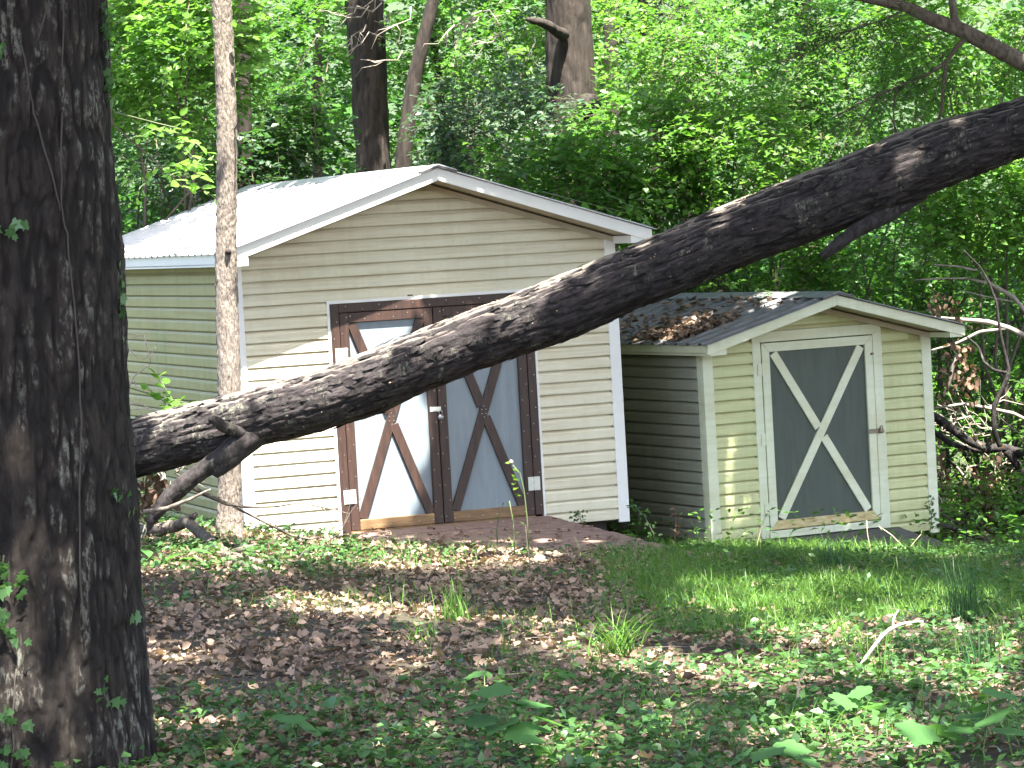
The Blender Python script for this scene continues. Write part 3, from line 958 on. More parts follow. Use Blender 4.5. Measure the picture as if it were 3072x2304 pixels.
ivy_me = leaf_mesh('ivy_leaf', np.zeros((1, 3)), np.array([[0, 0, -1.0]]), np.array([[0, -1.0, 0]]), np.array([1.0]), IVY, M['leaf_ivy'])
clusters = [(60, 1605, 25, 4), (75, 1660, 30, 6), (115, 1660, 25, 3), (65, 1715, 25, 5), (110, 1725, 25, 5), (40, 1790, 30, 5), (75, 1785, 25, 4), (85, 1825, 22, 4), (125, 1870, 15, 2), (12, 1935, 20, 2),
            (85, 2075, 25, 4), (118, 2095, 22, 4), (75, 2180, 30, 5), (125, 2190, 30, 5), (50, 2210, 25, 4), (108, 2250, 20, 4), (20, 2270, 20, 4), (40, 2295, 25, 4), (360, 2050, 25, 4), (445, 2230, 30, 5), (230, 2240, 30, 3),
            (375, 20, 22, 4), (385, 90, 22, 5), (352, 75, 20, 3), (372, 150, 22, 5), (385, 200, 20, 5), (368, 240, 18, 4), (360, 300, 20, 3), (375, 255, 18, 3), (15, 70, 30, 4), (30, 150, 22, 3), (30, 165, 25, 3), (15, 330, 15, 2), (20, 430, 20, 2),
            (20, 655, 25, 3), (85, 690, 30, 5), (385, 790, 14, 3), (400, 830, 20, 6), (395, 880, 20, 6), (388, 930, 14, 4), (392, 870, 20, 4), (380, 1010, 12, 2), (375, 1450, 15, 3), (392, 1480, 14, 3), (405, 1520, 14, 3), (430, 1820, 18, 4), (350, 2010, 20, 3), (10, 1440, 25, 4), (8, 1335, 20, 2), (15, 1270, 18, 2)]
ivn = 0
for cx_, cy_, sp, n in clusters:
    for k in range(n):
        p, nn = on_trunk(cx_ + random.gauss(0, sp * .6), cy_ + random.gauss(0, sp * .6), .02 + random.random() * .03)
        o = link('ivy_leaf', ivy_me, tree_l, tuple(p - org))
        yaw = math.atan2(nn[0], -nn[1])
        o.rotation_euler = (random.gauss(.45, .35), random.gauss(0, .7), yaw + random.gauss(0, .35))
        sz = random.uniform(.030, .062)
        o.scale = (sz, sz, sz)
for path in ([(225, -20), (221, 200), (218, 460), (222, 620), (236, 700), (250, 830), (268, 1000), (280, 1250), (276, 1500), (282, 1720), (300, 1900)],
             [(150, 150), (185, 20), (200, -30)], [(110, 150), (140, 320), (170, 440), (205, 560), (222, 660)], [(20, 2304), (14, 2150), (10, 2000), (30, 1850), (60, 1700), (75, 1600)],
             [(372, -20), (378, 150), (370, 280)], [(384, 760), (396, 850), (388, 1000)], [(110, 1950), (100, 2080), (104, 2200), (90, 2320)]):
    pts = []
    for a, b_ in zip(path[:-1], path[1:]):
        for t in np.linspace(0, 1, 5)[:-1]:
            pts.append(on_trunk(a[0] + (b_[0] - a[0]) * t + random.gauss(0, 1.5), a[1] + (b_[1] - a[1]) * t, .006)[0] - org)
    MB().tube(pts, .0042, 6).build('ivy_stem', M['vine'], tree_l, True)

# -------- slender sunlit tree in front of the large shed's corner
ty = 27.4
s_px = [(690, 1600, 50), (689, 1575, 42), (688, 1540, 37), (690, 1450, 35), (690, 1180, 35), (680, 900, 33), (678, 740, 32), (680, 600, 31), (681, 400, 30.5), (676, 250, 30), (670, 100, 30), (664, 0, 30), (650, -400, 29)]
s_pts = [at(x, y, ty) for x, y, r in s_px]
s_r = [r / (FPX / ty) for x, y, r in s_px]
sorg = s_pts[0].copy(); sorg[2] = ground_z(sorg[0], sorg[1])[0]
s_pts[0] = sorg - np.array([0, 0, .15])
s_pts.append(s_pts[-1] + np.array([-.35, .1, 4.5])); s_r.append(.055)
tree_s = thing('slender_tree', sorg, 'slender pale brown sunlit trunk standing before the large shed corner', 'tree')
trunk_s, CS, RS = trunk_obj('trunk', tree_s, [p - sorg for p in s_pts], s_r, 84, 520, .010, 42, 16, M['bark_thin'], 3, 'flake')
kn = at(684, 757, ty - .1) - sorg
MB().tube([kn + np.array([0, .05, 0]), kn + np.array([.0, -.02, .005]), kn + np.array([.0, -.035, .012])], [.030, .022, .010], 9).build('knot', M['bark_back'], tree_s, True)
tw = [at(705, 385, ty - .05), at(714, 370, ty - .2), at(716, 350, ty - .3), at(722, 338, ty - .35)]
MB().tube([p - sorg for p in tw], [.008, .006, .005, .003], 5).build('twig', M['twig'], tree_s, True)
O = np.array([at(650, 60, ty - .2), at(690, 70, ty - .2), at(700, 110, ty - .15), at(655, 120, ty - .1), at(640, 95, ty - .3)]) - sorg
D = np.array([(-.7, -.3, .1), (.9, -.2, .2), (1, -.1, .0), (-.8, -.2, -.2), (-1, -.1, .1)])
p, a, n_, z = sprays(O, D, np.full(5, .30), 8, .085, .1)
link('foliage', leaf_mesh('foliage', p, a, n_, z, OVAL, M['leaf_bright']), tree_s)

# -------- the leaning fallen log
LY0, LY1 = 25.2, 24.0
logpx = [(-900, 1660, 70), (-300, 1530, 76), (200, 1400, 80), (400, 1345, 86), (560, 1305, 88), (690, 1270, 84), (830, 1235, 88), (950, 1205, 90), (1100, 1155, 92), (1250, 1090, 88), (1400, 1030, 88), (1550, 975, 90), (1700, 920, 94), (1850, 855, 90), (2000, 795, 93), (2150, 728, 94), (2300, 668, 97), (2450, 612, 100), (2600, 552, 102), (2700, 512, 102), (2850, 454, 97), (3000, 404, 88), (3072, 380, 84), (3500, 210, 86), (4300, -110, 92)]
lp, lr = [], []
for x, y, r in logpx:
    yy = LY0 + (LY1 - LY0) * (x - 0) / 3072
    lp.append(at(x, y, yy)); lr.append(r / (FPX / yy))
lorg = lp[3].copy()
log = thing('fallen_log', lorg, 'long dark trunk leaning diagonally across the scene in front of both sheds', 'fallen tree')
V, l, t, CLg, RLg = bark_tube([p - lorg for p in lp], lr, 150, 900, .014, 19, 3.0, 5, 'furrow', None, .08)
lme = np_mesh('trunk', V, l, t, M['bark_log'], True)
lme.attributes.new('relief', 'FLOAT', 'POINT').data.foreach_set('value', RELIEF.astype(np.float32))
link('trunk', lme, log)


def logp(px, py, dy=0.0):
    yy = LY0 + (LY1 - LY0) * px / 3072 + dy
    return at(px, py, yy) - lorg


def branch(parent, pxs, base, name='branch', mat=None, n=10, nr=60, amp=.006, rel=None, seed=2):
    """pxs: (px, py, y, radius px)"""
    P = [at(x, y, d) - rel for x, y, d, r in pxs]
    R = [r / (FPX / d) for x, y, d, r in pxs]
    V, l, t, C, Rr = bark_tube(P, R, max(n, 8), nr, amp, 14, 4, seed, 'smooth')
    return link(name, np_mesh(name, V, l, t, mat or M['bark_limb'], True), parent)


LYm = 24.9
branch(log, [(880, 1222, LYm + .12, 44), (815, 1258, LYm - .02, 46), (735, 1320, LYm - .12, 42), (680, 1362, LYm - .2, 32), (610, 1408, LYm - .2, 27), (565, 1440, LYm - .2, 28), (510, 1490, LYm - .2, 26), (470, 1535, LYm - .2, 21), (452, 1565, LYm - .2, 15), (446, 1592, LYm - .2, 5)], 0, 'broken_limb', n=40, nr=160, amp=.008, rel=lorg)
branch(log, [(850, 1240, LYm + .14, 34), (770, 1305, LYm - .04, 36), (690, 1370, LYm - .18, 34), (655, 1405, LYm - .2, 26), (640, 1425, LYm - .2, 16)], 0, 'limb_stub', n=30, nr=60, amp=.008, rel=lorg, seed=5)
branch(log, [(745, 1305, LYm - .12, 22), (690, 1288, LYm - .25, 17), (665, 1276, LYm - .3, 19), (650, 1264, LYm - .34, 15), (632, 1256, LYm - .36, 13), (625, 1252, LYm - .36, 5)], 0, 'limb_stub', n=24, nr=50, amp=.006, rel=lorg, seed=6)
branch(log, [(2760, 570, 24.2, 34), (2660, 640, 24.1, 26), (2570, 690, 24.0, 22), (2510, 735, 23.95, 20), (2465, 772, 23.95, 10)], 0, 'limb_stub', n=24, nr=70, amp=.008, rel=lorg, seed=7)
# swellings and torn bark on the lower edge
for (x, y, r, sx) in ((925, 1268, 38, 2.2), (1690, 985, 40, 2.4), (2690, 432, 34, 3.0)):
    c = logp(x, y); rr = r / (FPX / 24.6)
    ax = nrm(logp(x + 60, y - 25) - logp(x, y))
    pth = [c + ax * rr * sx * k for k in (-1, -.6, 0, .6, 1)]
    V, l, t, C_, R_ = bark_tube(pth, [rr * .2, rr * .75, rr, rr * .75, rr * .2], 40, 40, .008, 14, 3, int(x), 'smooth')
    link('bark_swelling', np_mesh('bark_swelling', V, l, t, M['bark_log'], True), log)
# loose bark plates standing off the log
n = 1300
ii = rng.integers(30, len(CLg) - 30, n); an = rng.uniform(-.6, 3.6, n)
axl = nrm(CLg[ii + 4] - CLg[ii - 4])
upl = nrm(np.array([0, 0, 1.0]) - axl * axl[:, 2:3]); sdl = np.cross(axl, upl)
sdl = np.where(sdl[:, 1:2] > 0, -sdl, sdl)
dirl = upl * np.cos(an)[:, None] + sdl * np.sin(an)[:, None]
pos = CLg[ii] + dirl * (RLg[ii] * rng.uniform(.99, 1.02, n))[:, None]
link('bark_flake', leaf_mesh('bark_flake', pos, axl * np.where(rng.random(n) < .5, 1, -1)[:, None] + dirl * rng.uniform(-.04, .10, n)[:, None] + sdl * rng.normal(0, .12, n)[:, None], dirl + rng.normal(0, .10, (n, 3)), rng.uniform(.04, .15, n), PLATE, M['bark_limb']), log, kind='stuff')
# bracket fungi along the top edge and lichen crumbs
mb = MB()
for k in range(150):
    i = int(rng.uniform(.25, .66) * len(CLg))
    c, r = CLg[i], RLg[i]
    top = random.random() < .9
    ang = random.gauss(0, .20) if top else random.uniform(.5, 2.0)
    d = np.array([0, -math.sin(ang), math.cos(ang)])
    s = random.uniform(.006, .015) if top else random.uniform(.003, .006)
    p = c + d * (r * 1.045)
    ax = nrm(CLg[min(i + 3, len(CLg) - 1)] - CLg[i])
    for q in range(random.randint(1, 3)):
        pp = p + ax * random.uniform(-.05, .05)
        mb.tube([pp - d * s * .6, pp, pp + d * s * .5], [s * 1.3, s * 1.4, s * .5], 6)
mb.build('bracket_fungus', M['fungus'], log, True, kind='stuff')

# -------- trunks in the wood behind
forest_trunks = [
    # name, px path [(x,y,r)], depth, label
    ([(1125, 640, 56), (1118, 430, 52), (1105, 200, 52), (1092, 0, 58), (1080, -300, 56), (1060, -2600, 45)], 41, 'thick dark trunk rising behind the left end of the large shed ridge'),
    ([(1720, 760, 80), (1722, 500, 76), (1715, 300, 74), (1706, 120, 68), (1704, 0, 68), (1700, -300, 66), (1690, -2600, 50)], 39, 'thick brown trunk with a knot behind the large shed ridge'),
    ([(1195, 640, 26), (1215, 430, 24), (1240, 250, 22), (1275, 100, 20), (1300, 0, 18), (1325, -200, 16), (1400, -1500, 9)], 40, 'thin leaning grey trunk beside the thick dark trunk'),
    ([(735, 640, 22), (733, 300, 21), (726, 0, 20), (720, -400, 19), (710, -2200, 12)], 37, 'dark straight trunk just behind the slender sunlit tree'),
    ([(1345, 620, 14), (1330, 420, 13), (1318, 250, 12), (1300, 120, 11), (1290, -100, 9)], 41.5, 'narrow dark sapling between the two thick background trunks'),
    ([(955, 640, 17), (952, 420, 15), (948, 250, 14), (960, 60, 12), (965, -200, 10)], 44, 'thin shaded trunk left of the thick dark trunk'),
    ([(2080, 760, 46), (2085, 560, 42), (2078, 420, 34), (2070, 330, 24), (2066, 300, 12)], 38.5, 'vine covered dark trunk behind the middle of the log'),
    ([(1830, 700, 24), (1836, 400, 22), (1830, 100, 20), (1836, -300, 18)], 43, 'dim trunk just right of the brown knotted trunk'),
    ([(1960, 420, 16), (1950, 200, 15), (1930, 0, 14), (1925, -300, 12)], 45, 'slim far trunk above the right roof slope'),
    ([(600, 640, 13), (612, 300, 12), (640, 0, 11), (650, -300, 9)], 46, 'slim far trunk between the slender tree and the nearest trunk'),
    ([(2420, 900, 30), (2405, 500, 26), (2410, 100, 24), (2400, -300, 20)], 47, 'dim far trunk behind the upper log'),
]
for k, (pth, dep, lab) in enumerate(forest_trunks):
    P = [at(x, y, dep) for x, y, r in pth]
    R = [r / (FPX / dep) for x, y, r in pth]
    g = ground_z(P[0][0], dep)[0]
    o_ = np.array([P[0][0], dep, g])
    P = [o_ - np.array([0, 0, .2])] + P; R = [R[0] * 1.25] + R
    t_ = thing('forest_tree', o_, lab, 'tree', 'trees in the wood behind the sheds')
    big_ = R[1] > .12
    trunk_obj('trunk', t_, [p - o_ for p in P], R, 64 if big_ else 24, 200 if big_ else 90, .018 if big_ else .008, 9 if big_ else 14, 1.6, M['bark_back'], k + 10)
    forest_trunks[k] = (pth, dep, lab, t_, o_)
# knot and broken limb of the brown trunk
t_, o_ = forest_trunks[1][3], forest_trunks[1][4]
branch(t_, [(1690, 105, 38.7, 20), (1668, 92, 38.4, 16), (1648, 78, 38.3, 15), (1622, 66, 38.2, 13), (1590, 60, 38.1, 9), (1578, 56, 38.1, 5)], 0, 'broken_limb', M['bark_back'], 20, 50, .008, o_)
branch(t_, [(1760, 310, 38.75, 30), (1775, 312, 38.55, 30), (1786, 316, 38.45, 18), (1790, 320, 38.42, 8)], 0, 'knot', M['bark_back'], 24, 40, .01, o_)

# ------------------------------------------------------------------ understorey bushes behind the sheds
GROUP_B = 'leafy bushes in the wood behind the sheds'
bushes = [
    # px, py, depth, rx (m), rz (m), material, leaf size, sprays, label
    (500, 150, 35, 1.05, .95, 'leaf_bright', .125, 620, 'bright large leaved bush between the nearest trunk and the slender tree'),
    (400, 470, 36.5, 1.3, .75, 'leaf_dark', .09, 420, 'shaded bush above the back of the large shed roof'),
    (640, 480, 37.5, 1.0, .70, 'leaf_blue', .10, 360, 'bluish bush behind the slender trunk above the metal roof'),
    (880, 130, 42, 1.5, 1.0, 'leaf_mid', .095, 480, 'fine leaved bush left of the thick dark trunk near the frame top'),
    (800, 400, 38, .85, .62, 'leaf_dark', .11, 380, 'shady bush directly above the left roof ridge'),
    (1260, 500, 42, .8, .5, 'leaf_mid', .085, 330, 'bush between the thick dark trunk and the gable peak'),
    (1440, 130, 41, 1.15, .85, 'leaf_mid', .085, 520, 'pale twiggy bush between the two thick background trunks'),
    (1500, 400, 37.5, 1.0, .75, 'leaf_blue', .085, 560, 'grey green bush behind the gable peak'),
    (1680, 560, 36, .95, .62, 'leaf_mid', .115, 420, 'broad leaved bush behind the right roof slope'),
    (1900, 130, 40, 1.2, .9, 'leaf_bright', .09, 560, 'yellow green bush at the frame top right of the knotted trunk'),
    (1930, 470, 37, 1.0, .9, 'leaf_mid', .105, 560, 'dense bush above the right eave of the large shed'),
    (2260, 200, 39, 1.45, 1.0, 'leaf_mid', .085, 700, 'tall fine leaved bush behind the middle of the log'),
    (2180, 480, 36.8, .95, .85, 'leaf_bright', .095, 480, 'round leaved creeper mass hanging just above the log'),
    (2560, 330, 38, 1.3, 1.0, 'leaf_mid', .085, 640, 'feathery green bush below the overhanging branch'),
    (2900, 120, 36, 1.2, .85, 'leaf_bright', .10, 560, 'sunlit bush in the upper right corner behind the branch'),
    (2980, 620, 34.5, .8, .75, 'leaf_bright', .115, 430, 'brightest sunlit bush under the right end of the log'),
    (2250, 830, 37, 1.15, .55, 'leaf_mid', .09, 420, 'bush between the log and the small shed ridge'),
    (2640, 760, 36.5, 1.15, .75, 'leaf_mid', .085, 560, 'bush above the right roof slope of the small shed'),
    (2960, 980, 36, 1.0, .80, 'leaf_mid', .085, 520, 'bush right of the small shed among the dead limbs'),
    (2970, 1330, 35, .95, .75, 'leaf_mid', .08, 480, 'tangled bush beside the small shed wall'),
    (2960, 1560, 33.2, .85, .35, 'leaf_bright', .075, 330, 'low bright bush at the right foot of the small shed'),
    (1990, 850, 38.5, 1.1, .65, 'leaf_dark', .09, 380, 'shadowed bush between the two sheds'),
    (330, 820, 37, 1.0, .7, 'leaf_dark', .09, 260, 'shadowed bush beside the far left wall of the large shed'),
    (3350, 500, 35, 1.1, 1.5, 'leaf_mid', .095, 420, 'tall bush beyond the right frame edge'),
    (3350, 1300, 33.5, 1.0, 1.1, 'leaf_mid', .09, 360, 'low bush beyond the right frame edge'),
]
for k, (px, py, dep, rx, rz, mt, ls, ns, lab) in enumerate(bushes):
    c = at(px, py, dep)
    g = ground_z(c[0], c[1])[0]
    o_ = np.array([c[0], c[1], g])
    t_ = thing('understory_bush', o_, lab, 'bush', GROUP_B)
    u = nrm(rng.normal(0, 1, (ns, 3)))
    rad = rng.uniform(.25, 1.0, ns) ** .6
    ell = np.array([rx, rx * .75, rz])
    cl = fbm(u * 1.7 + k * 9, 3)
    rad = rad * (.72 + .75 * cl)
    O = c + u * rad[:, None] * ell * .88
    D = u * np.array([.8, .8, .35]) + np.array([0, -.15, .05]) + rng.normal(0, .35, (ns, 3))
    L = rng.uniform(.22, .48, ns)
    K = 9
    p, a, n_, z = sprays(O - o_, D, L, K, ls, .3)
    z = z * np.where(rng.random(len(z)) < .15, .1, 1)
    link('foliage', leaf_mesh('foliage', p, a, n_, z, KITE, M[mt]), t_, kind='stuff')
    mb = MB()
    for j in range(5):
        e = c + np.array([rng.uniform(-.7, .7) * rx, rng.uniform(-.5, .5) * rx, rng.uniform(-.2, .6) * rz]) - o_
        b0 = np.array([rng.uniform(-.25, .25), rng.uniform(-.2, .2), -.1])
        pth = wander(b0, e, 7, .035, k * 31 + j)
        mb.tube(pth, np.linspace(.030, .008, 7), 6)
    mb.build('stem', M['twig'], t_, True)
    link('twigs', twigs_mesh(O - o_, D, L, .0045, M['twig'], .3), t_, kind='stuff')

# far wood: one mass of foliage closing the view, and its canopy
ns = 15000
O = np.stack([rng.uniform(-15, 15, ns), rng.uniform(44, 62, ns), np.zeros(ns)], -1)
O[:, 2] = ground_z(O[:, 0], O[:, 1]) + rng.uniform(.1, 1, ns) ** .9 * 8
keep = fbm(O * np.array([.5, .5, .7]) + 3, 3) > .40
O = O[keep]
D = rng.normal(0, 1, (len(O), 3)) * np.array([1, .7, .3]) + np.array([0, -.5, 0])
p, a, n_, z = sprays(O, D, rng.uniform(.5, .95, len(O)), 11, .17, .25)
fo = link('woodland', leaf_mesh('woodland', p, a, n_, z, DIAMOND, M['leaf_dark']), kind='stuff')
tag(fo, 'far green wood closing the view behind every tree', 'woodland')

# ------------------------------------------------------------------ overhanging branch (upper right) of a tree beyond the right edge
OY = 29.0
oo_ = np.array([7.2, 29.5, ground_z(7.2, 29.5)[0]])
tree_o = thing('overhanging_tree', oo_, 'tree at the right whose bare branch and feathery twigs reach in over the log', 'tree')
trunk_obj('trunk', tree_o, [np.array([0, 0, -.2]), np.array([.02, 0, 2.0]), np.array([-.05, 0, 5.0]), np.array([.1, 0, 9.0])], [.24, .2, .18, .12], 40, 120, .012, 10, 1.6, M['bark_back'], 31)
branch(tree_o, [(3900, 420, 29.3, 40), (3500, 330, 29.2, 34), (3200, 245, 29.1, 28), (3072, 188, OY, 26), (2960, 130, OY, 25), (2880, 88, OY, 24), (2800, 60, OY, 21), (2720, 20, OY, 17), (2640, 4, OY, 14), (2560, -12, OY, 11), (2350, -80, OY, 6)], 0, 'branch', M['deadwood'], 22, 200, .006, oo_, 8)
branch(tree_o, [(2872, 90, OY, 16), (2862, 50, OY, 13), (2856, 0, OY, 11), (2850, -80, OY, 8)], 0, 'branch', M['deadwood'], 12, 40, .004, oo_, 9)
for pth in ([(2905, 108, 9), (2870, 140, 8), (2838, 190, 7), (2830, 260, 6), (2825, 330, 5), (2808, 385, 4)],
            [(2835, 190, 7), (2770, 230, 6), (2680, 265, 5), (2600, 300, 4), (2500, 352, 3)],
            [(2640, 285, 4), (2600, 340, 3), (2560, 420, 2.5)], [(2690, 260, 4), (2680, 330, 3), (2685, 405, 2)],
            [(2740, 18, 5), (2650, 60, 4), (2540, 95, 3), (2440, 150, 2.5), (2330, 190, 2)]):
    P = [at(x, y, OY - .02) - oo_ for x, y, r in pth]
    MB().tube(P, [r / (FPX / OY) for x, y, r in pth], 6).build('twig', M['twig'], tree_o, True)
O, D, L = [], [], []
for (x0_, y0_, x1_, y1_, n) in ((2500, 352, 2835, 190, 44), (2560, 420, 2640, 285, 18), (2330, 190, 2740, 18, 40), (2440, 90, 2860, 120, 34), (2700, 260, 2990, 230, 26), (2810, 380, 2870, 140, 12), (2400, 20, 2640, 120, 30)):
    for k in range(n):
        t = random.random()
        O.append(at(x0_ + (x1_ - x0_) * t + random.gauss(0, 26), y0_ + (y1_ - y0_) * t + random.gauss(0, 20), OY + random.gauss(0, .25)))
        D.append((random.gauss(-.4, .6), random.gauss(0, .5), random.gauss(-.25, .3)))
O, D = np.array(O), np.array(D)
p, a, n_, z = sprays(O - oo_, D, rng.uniform(.18, .36, len(O)), 12, .075, .45)
link('foliage', leaf_mesh('foliage', p, a, n_, z, LANCE, M['leaf_dark']), tree_o, kind='stuff')
link('twigs', twigs_mesh(O - oo_, D, np.full(len(O), .3), .003, M['twig'], .45), tree_o, kind='stuff')

# ------------------------------------------------------------------ dead wood
def dead_limb(name, label, paths, mat, cat='branch', group=None, n=9, nr=None, ground_at=None):
    P0 = [at(x, y, d) for x, y, d, r in paths[0]]
    low = min(P0, key=lambda q: q[2])
    t_ = thing(name, low, label, cat, group)
    for i, pth in enumerate(paths):
        P = [at(x, y, d) - low for x, y, d, r in pth]
        R = [r / (FPX / pth[0][2]) for x, y, d, r in pth]
        ln = sum(np.linalg.norm(np.diff(P, axis=0), axis=1))
        V, l, t, C, Rr = bark_tube(P, R, n if R[0] > .02 else 6, max(12, min(120, int(ln / .03))), min(.006, R[0] * .2), 14, 5, i + len(label), 'smooth')
        link('limb' if i == 0 else 'side_limb', np_mesh('limb', V, l, t, mat, True), t_)
    return t_


dead_limb('dead_branch', 'forked dark dead branch lying on the ground right of the nearest trunk',
          [[(380, 1605, 26.3, 20), (470, 1592, 26.1, 20), (540, 1575, 25.9, 18), (568, 1558, 25.8, 16), (585, 1545, 25.7, 9)],
           [(560, 1565, 25.8, 16), (610, 1605, 25.4, 17), (650, 1645, 24.9, 17), (700, 1672, 24.3, 15), (780, 1690, 23.9, 12), (870, 1688, 24.0, 10), (960, 1692, 23.9, 5)],
           [(690, 1662, 24.4, 11), (720, 1650, 24.4, 10), (752, 1642, 24.4, 8), (768, 1632, 24.4, 4)],
           [(650, 1650, 24.7, 12), (720, 1690, 23.8, 11), (780, 1712, 23.2, 10), (832, 1738, 22.6, 6)],
           [(890, 1685, 24.0, 5), (905, 1665, 24.0, 4), (918, 1648, 24.0, 2)]], M['deadwood'])
dead_limb('dead_branch', 'thin dark twig crossing in front of the broken log limb',
          [[(430, 1535, 23.9, 8), (500, 1525, 23.9, 7), (570, 1498, 23.9, 6), (605, 1480, 23.9, 4), (632, 1468, 23.9, 2)]], M['deadwood'])
dead_limb('dead_branch', 'pale sunlit stick leaning across the foot of the slender tree',
          [[(565, 1455, 26.2, 7), (610, 1480, 26.2, 8), (680, 1512, 26.2, 6), (740, 1522, 26.2, 4), (830, 1520, 26.2, 3), (900, 1508, 26.2, 2.5), (950, 1518, 26.2, 2.5), (1010, 1532, 26.2, 2.5), (1050, 1542, 26.2, 1.5)],
           [(960, 1520, 26.2, 2), (1030, 1580, 26.2, 1.5), (1055, 1500, 26.2, 1)],
           [(700, 1520, 26.2, 4), (800, 1570, 26.3, 4), (870, 1605, 26.4, 4), (930, 1618, 26.4, 3), (960, 1610, 26.4, 2)],
           [(960, 1640, 26.3, 2), (1020, 1600, 26.2, 2), (1050, 1540, 26.2, 1.5), (1085, 1490, 26.2, 1)]], M['deadwood'])
dead_limb('dead_branch', 'dark fallen branch half sunk in the litter across the middle of the clearing',
          [[(900, 1748, 23.3, 7), (1050, 1752, 23.4, 9), (1200, 1748, 23.5, 9), (1340, 1734, 23.7, 8), (1400, 1738, 23.6, 7), (1480, 1748, 23.4, 4)],
           [(1380, 1737, 23.6, 5), (1420, 1728, 23.6, 4), (1440, 1725, 23.6, 2)]], M['deadwood'])
dead_limb('dead_branch', 'thin curved dead branch on the brown litter near the nearest trunk',
          [[(800, 1856, 20.2, 5), (870, 1858, 20.1, 6), (930, 1875, 19.7, 5), (990, 1892, 19.2, 3)]], M['deadwood'])
pale = [[(385, 1020, 24.6, 3), (430, 1000, 24.6, 4), (455, 1090, 24.6, 4), (400, 1130, 24.6, 4), (385, 1165, 24.6, 5)],
        [(418, 1078, 24.6, 4), (380, 1040, 24.6, 3)], [(430, 1080, 24.6, 3), (470, 1044, 24.6, 3), (460, 1040, 24.6, 2)],
        [(380, 1000, 24.6, 3), (410, 1003, 24.6, 3), (430, 1016, 24.6, 2)], [(384, 1215, 24.6, 4), (420, 1208, 24.6, 4), (470, 1240, 24.6, 3)],
        [(390, 1230, 24.6, 3), (460, 1225, 24.6, 3), (476, 1245, 24.6, 2)], [(395, 1200, 24.6, 4), (430, 1245, 24.6, 3)], [(400, 1130, 24.6, 3), (412, 1175, 24.6, 2)]]
pale = [[(x, y, d, r * .5) for x, y, d, r in q] for q in pale]
dead_limb('dead_branch', 'pale bare twigs curling up behind the lower end of the log', pale, M['pale_twig'])
dead_limb('stick', 'bleached white forked stick standing in the grass at the right',
          [[(2570, 2030, 15.3, 6), (2584, 1993, 15.3, 5.5), (2626, 1934, 15.3, 6), (2658, 1895, 15.3, 6), (2700, 1873, 15.3, 5.5), (2737, 1866, 15.3, 3), (2770, 1864, 15.3, 1.5)],
           [(2680, 1884, 15.3, 3.5), (2679, 1862, 15.3, 3.5), (2686, 1845, 15.3, 3), (2695, 1832, 15.3, 2)],
           [(2634, 1925, 15.3, 3), (2640, 1912, 15.3, 3), (2643, 1900, 15.3, 1.5)]], M['pale_stick'], 'stick')
dead_limb('stick', 'short pale stick lying among the ivy at the bottom', [[(1682, 2216, 13.4, 4), (1720, 2200, 13.4, 6), (1772, 2174, 13.4, 3)]], M['pale_stick'], 'stick')
dead_limb('stick', 'short upright broken stub of pale cane in the lower right ground cover', [[(2388, 2150, 14.2, 4), (2392, 2090, 14.2, 4), (2398, 2040, 14.2, 3), (2416, 2005, 14.2, 2)]], M['straw'], 'stick')

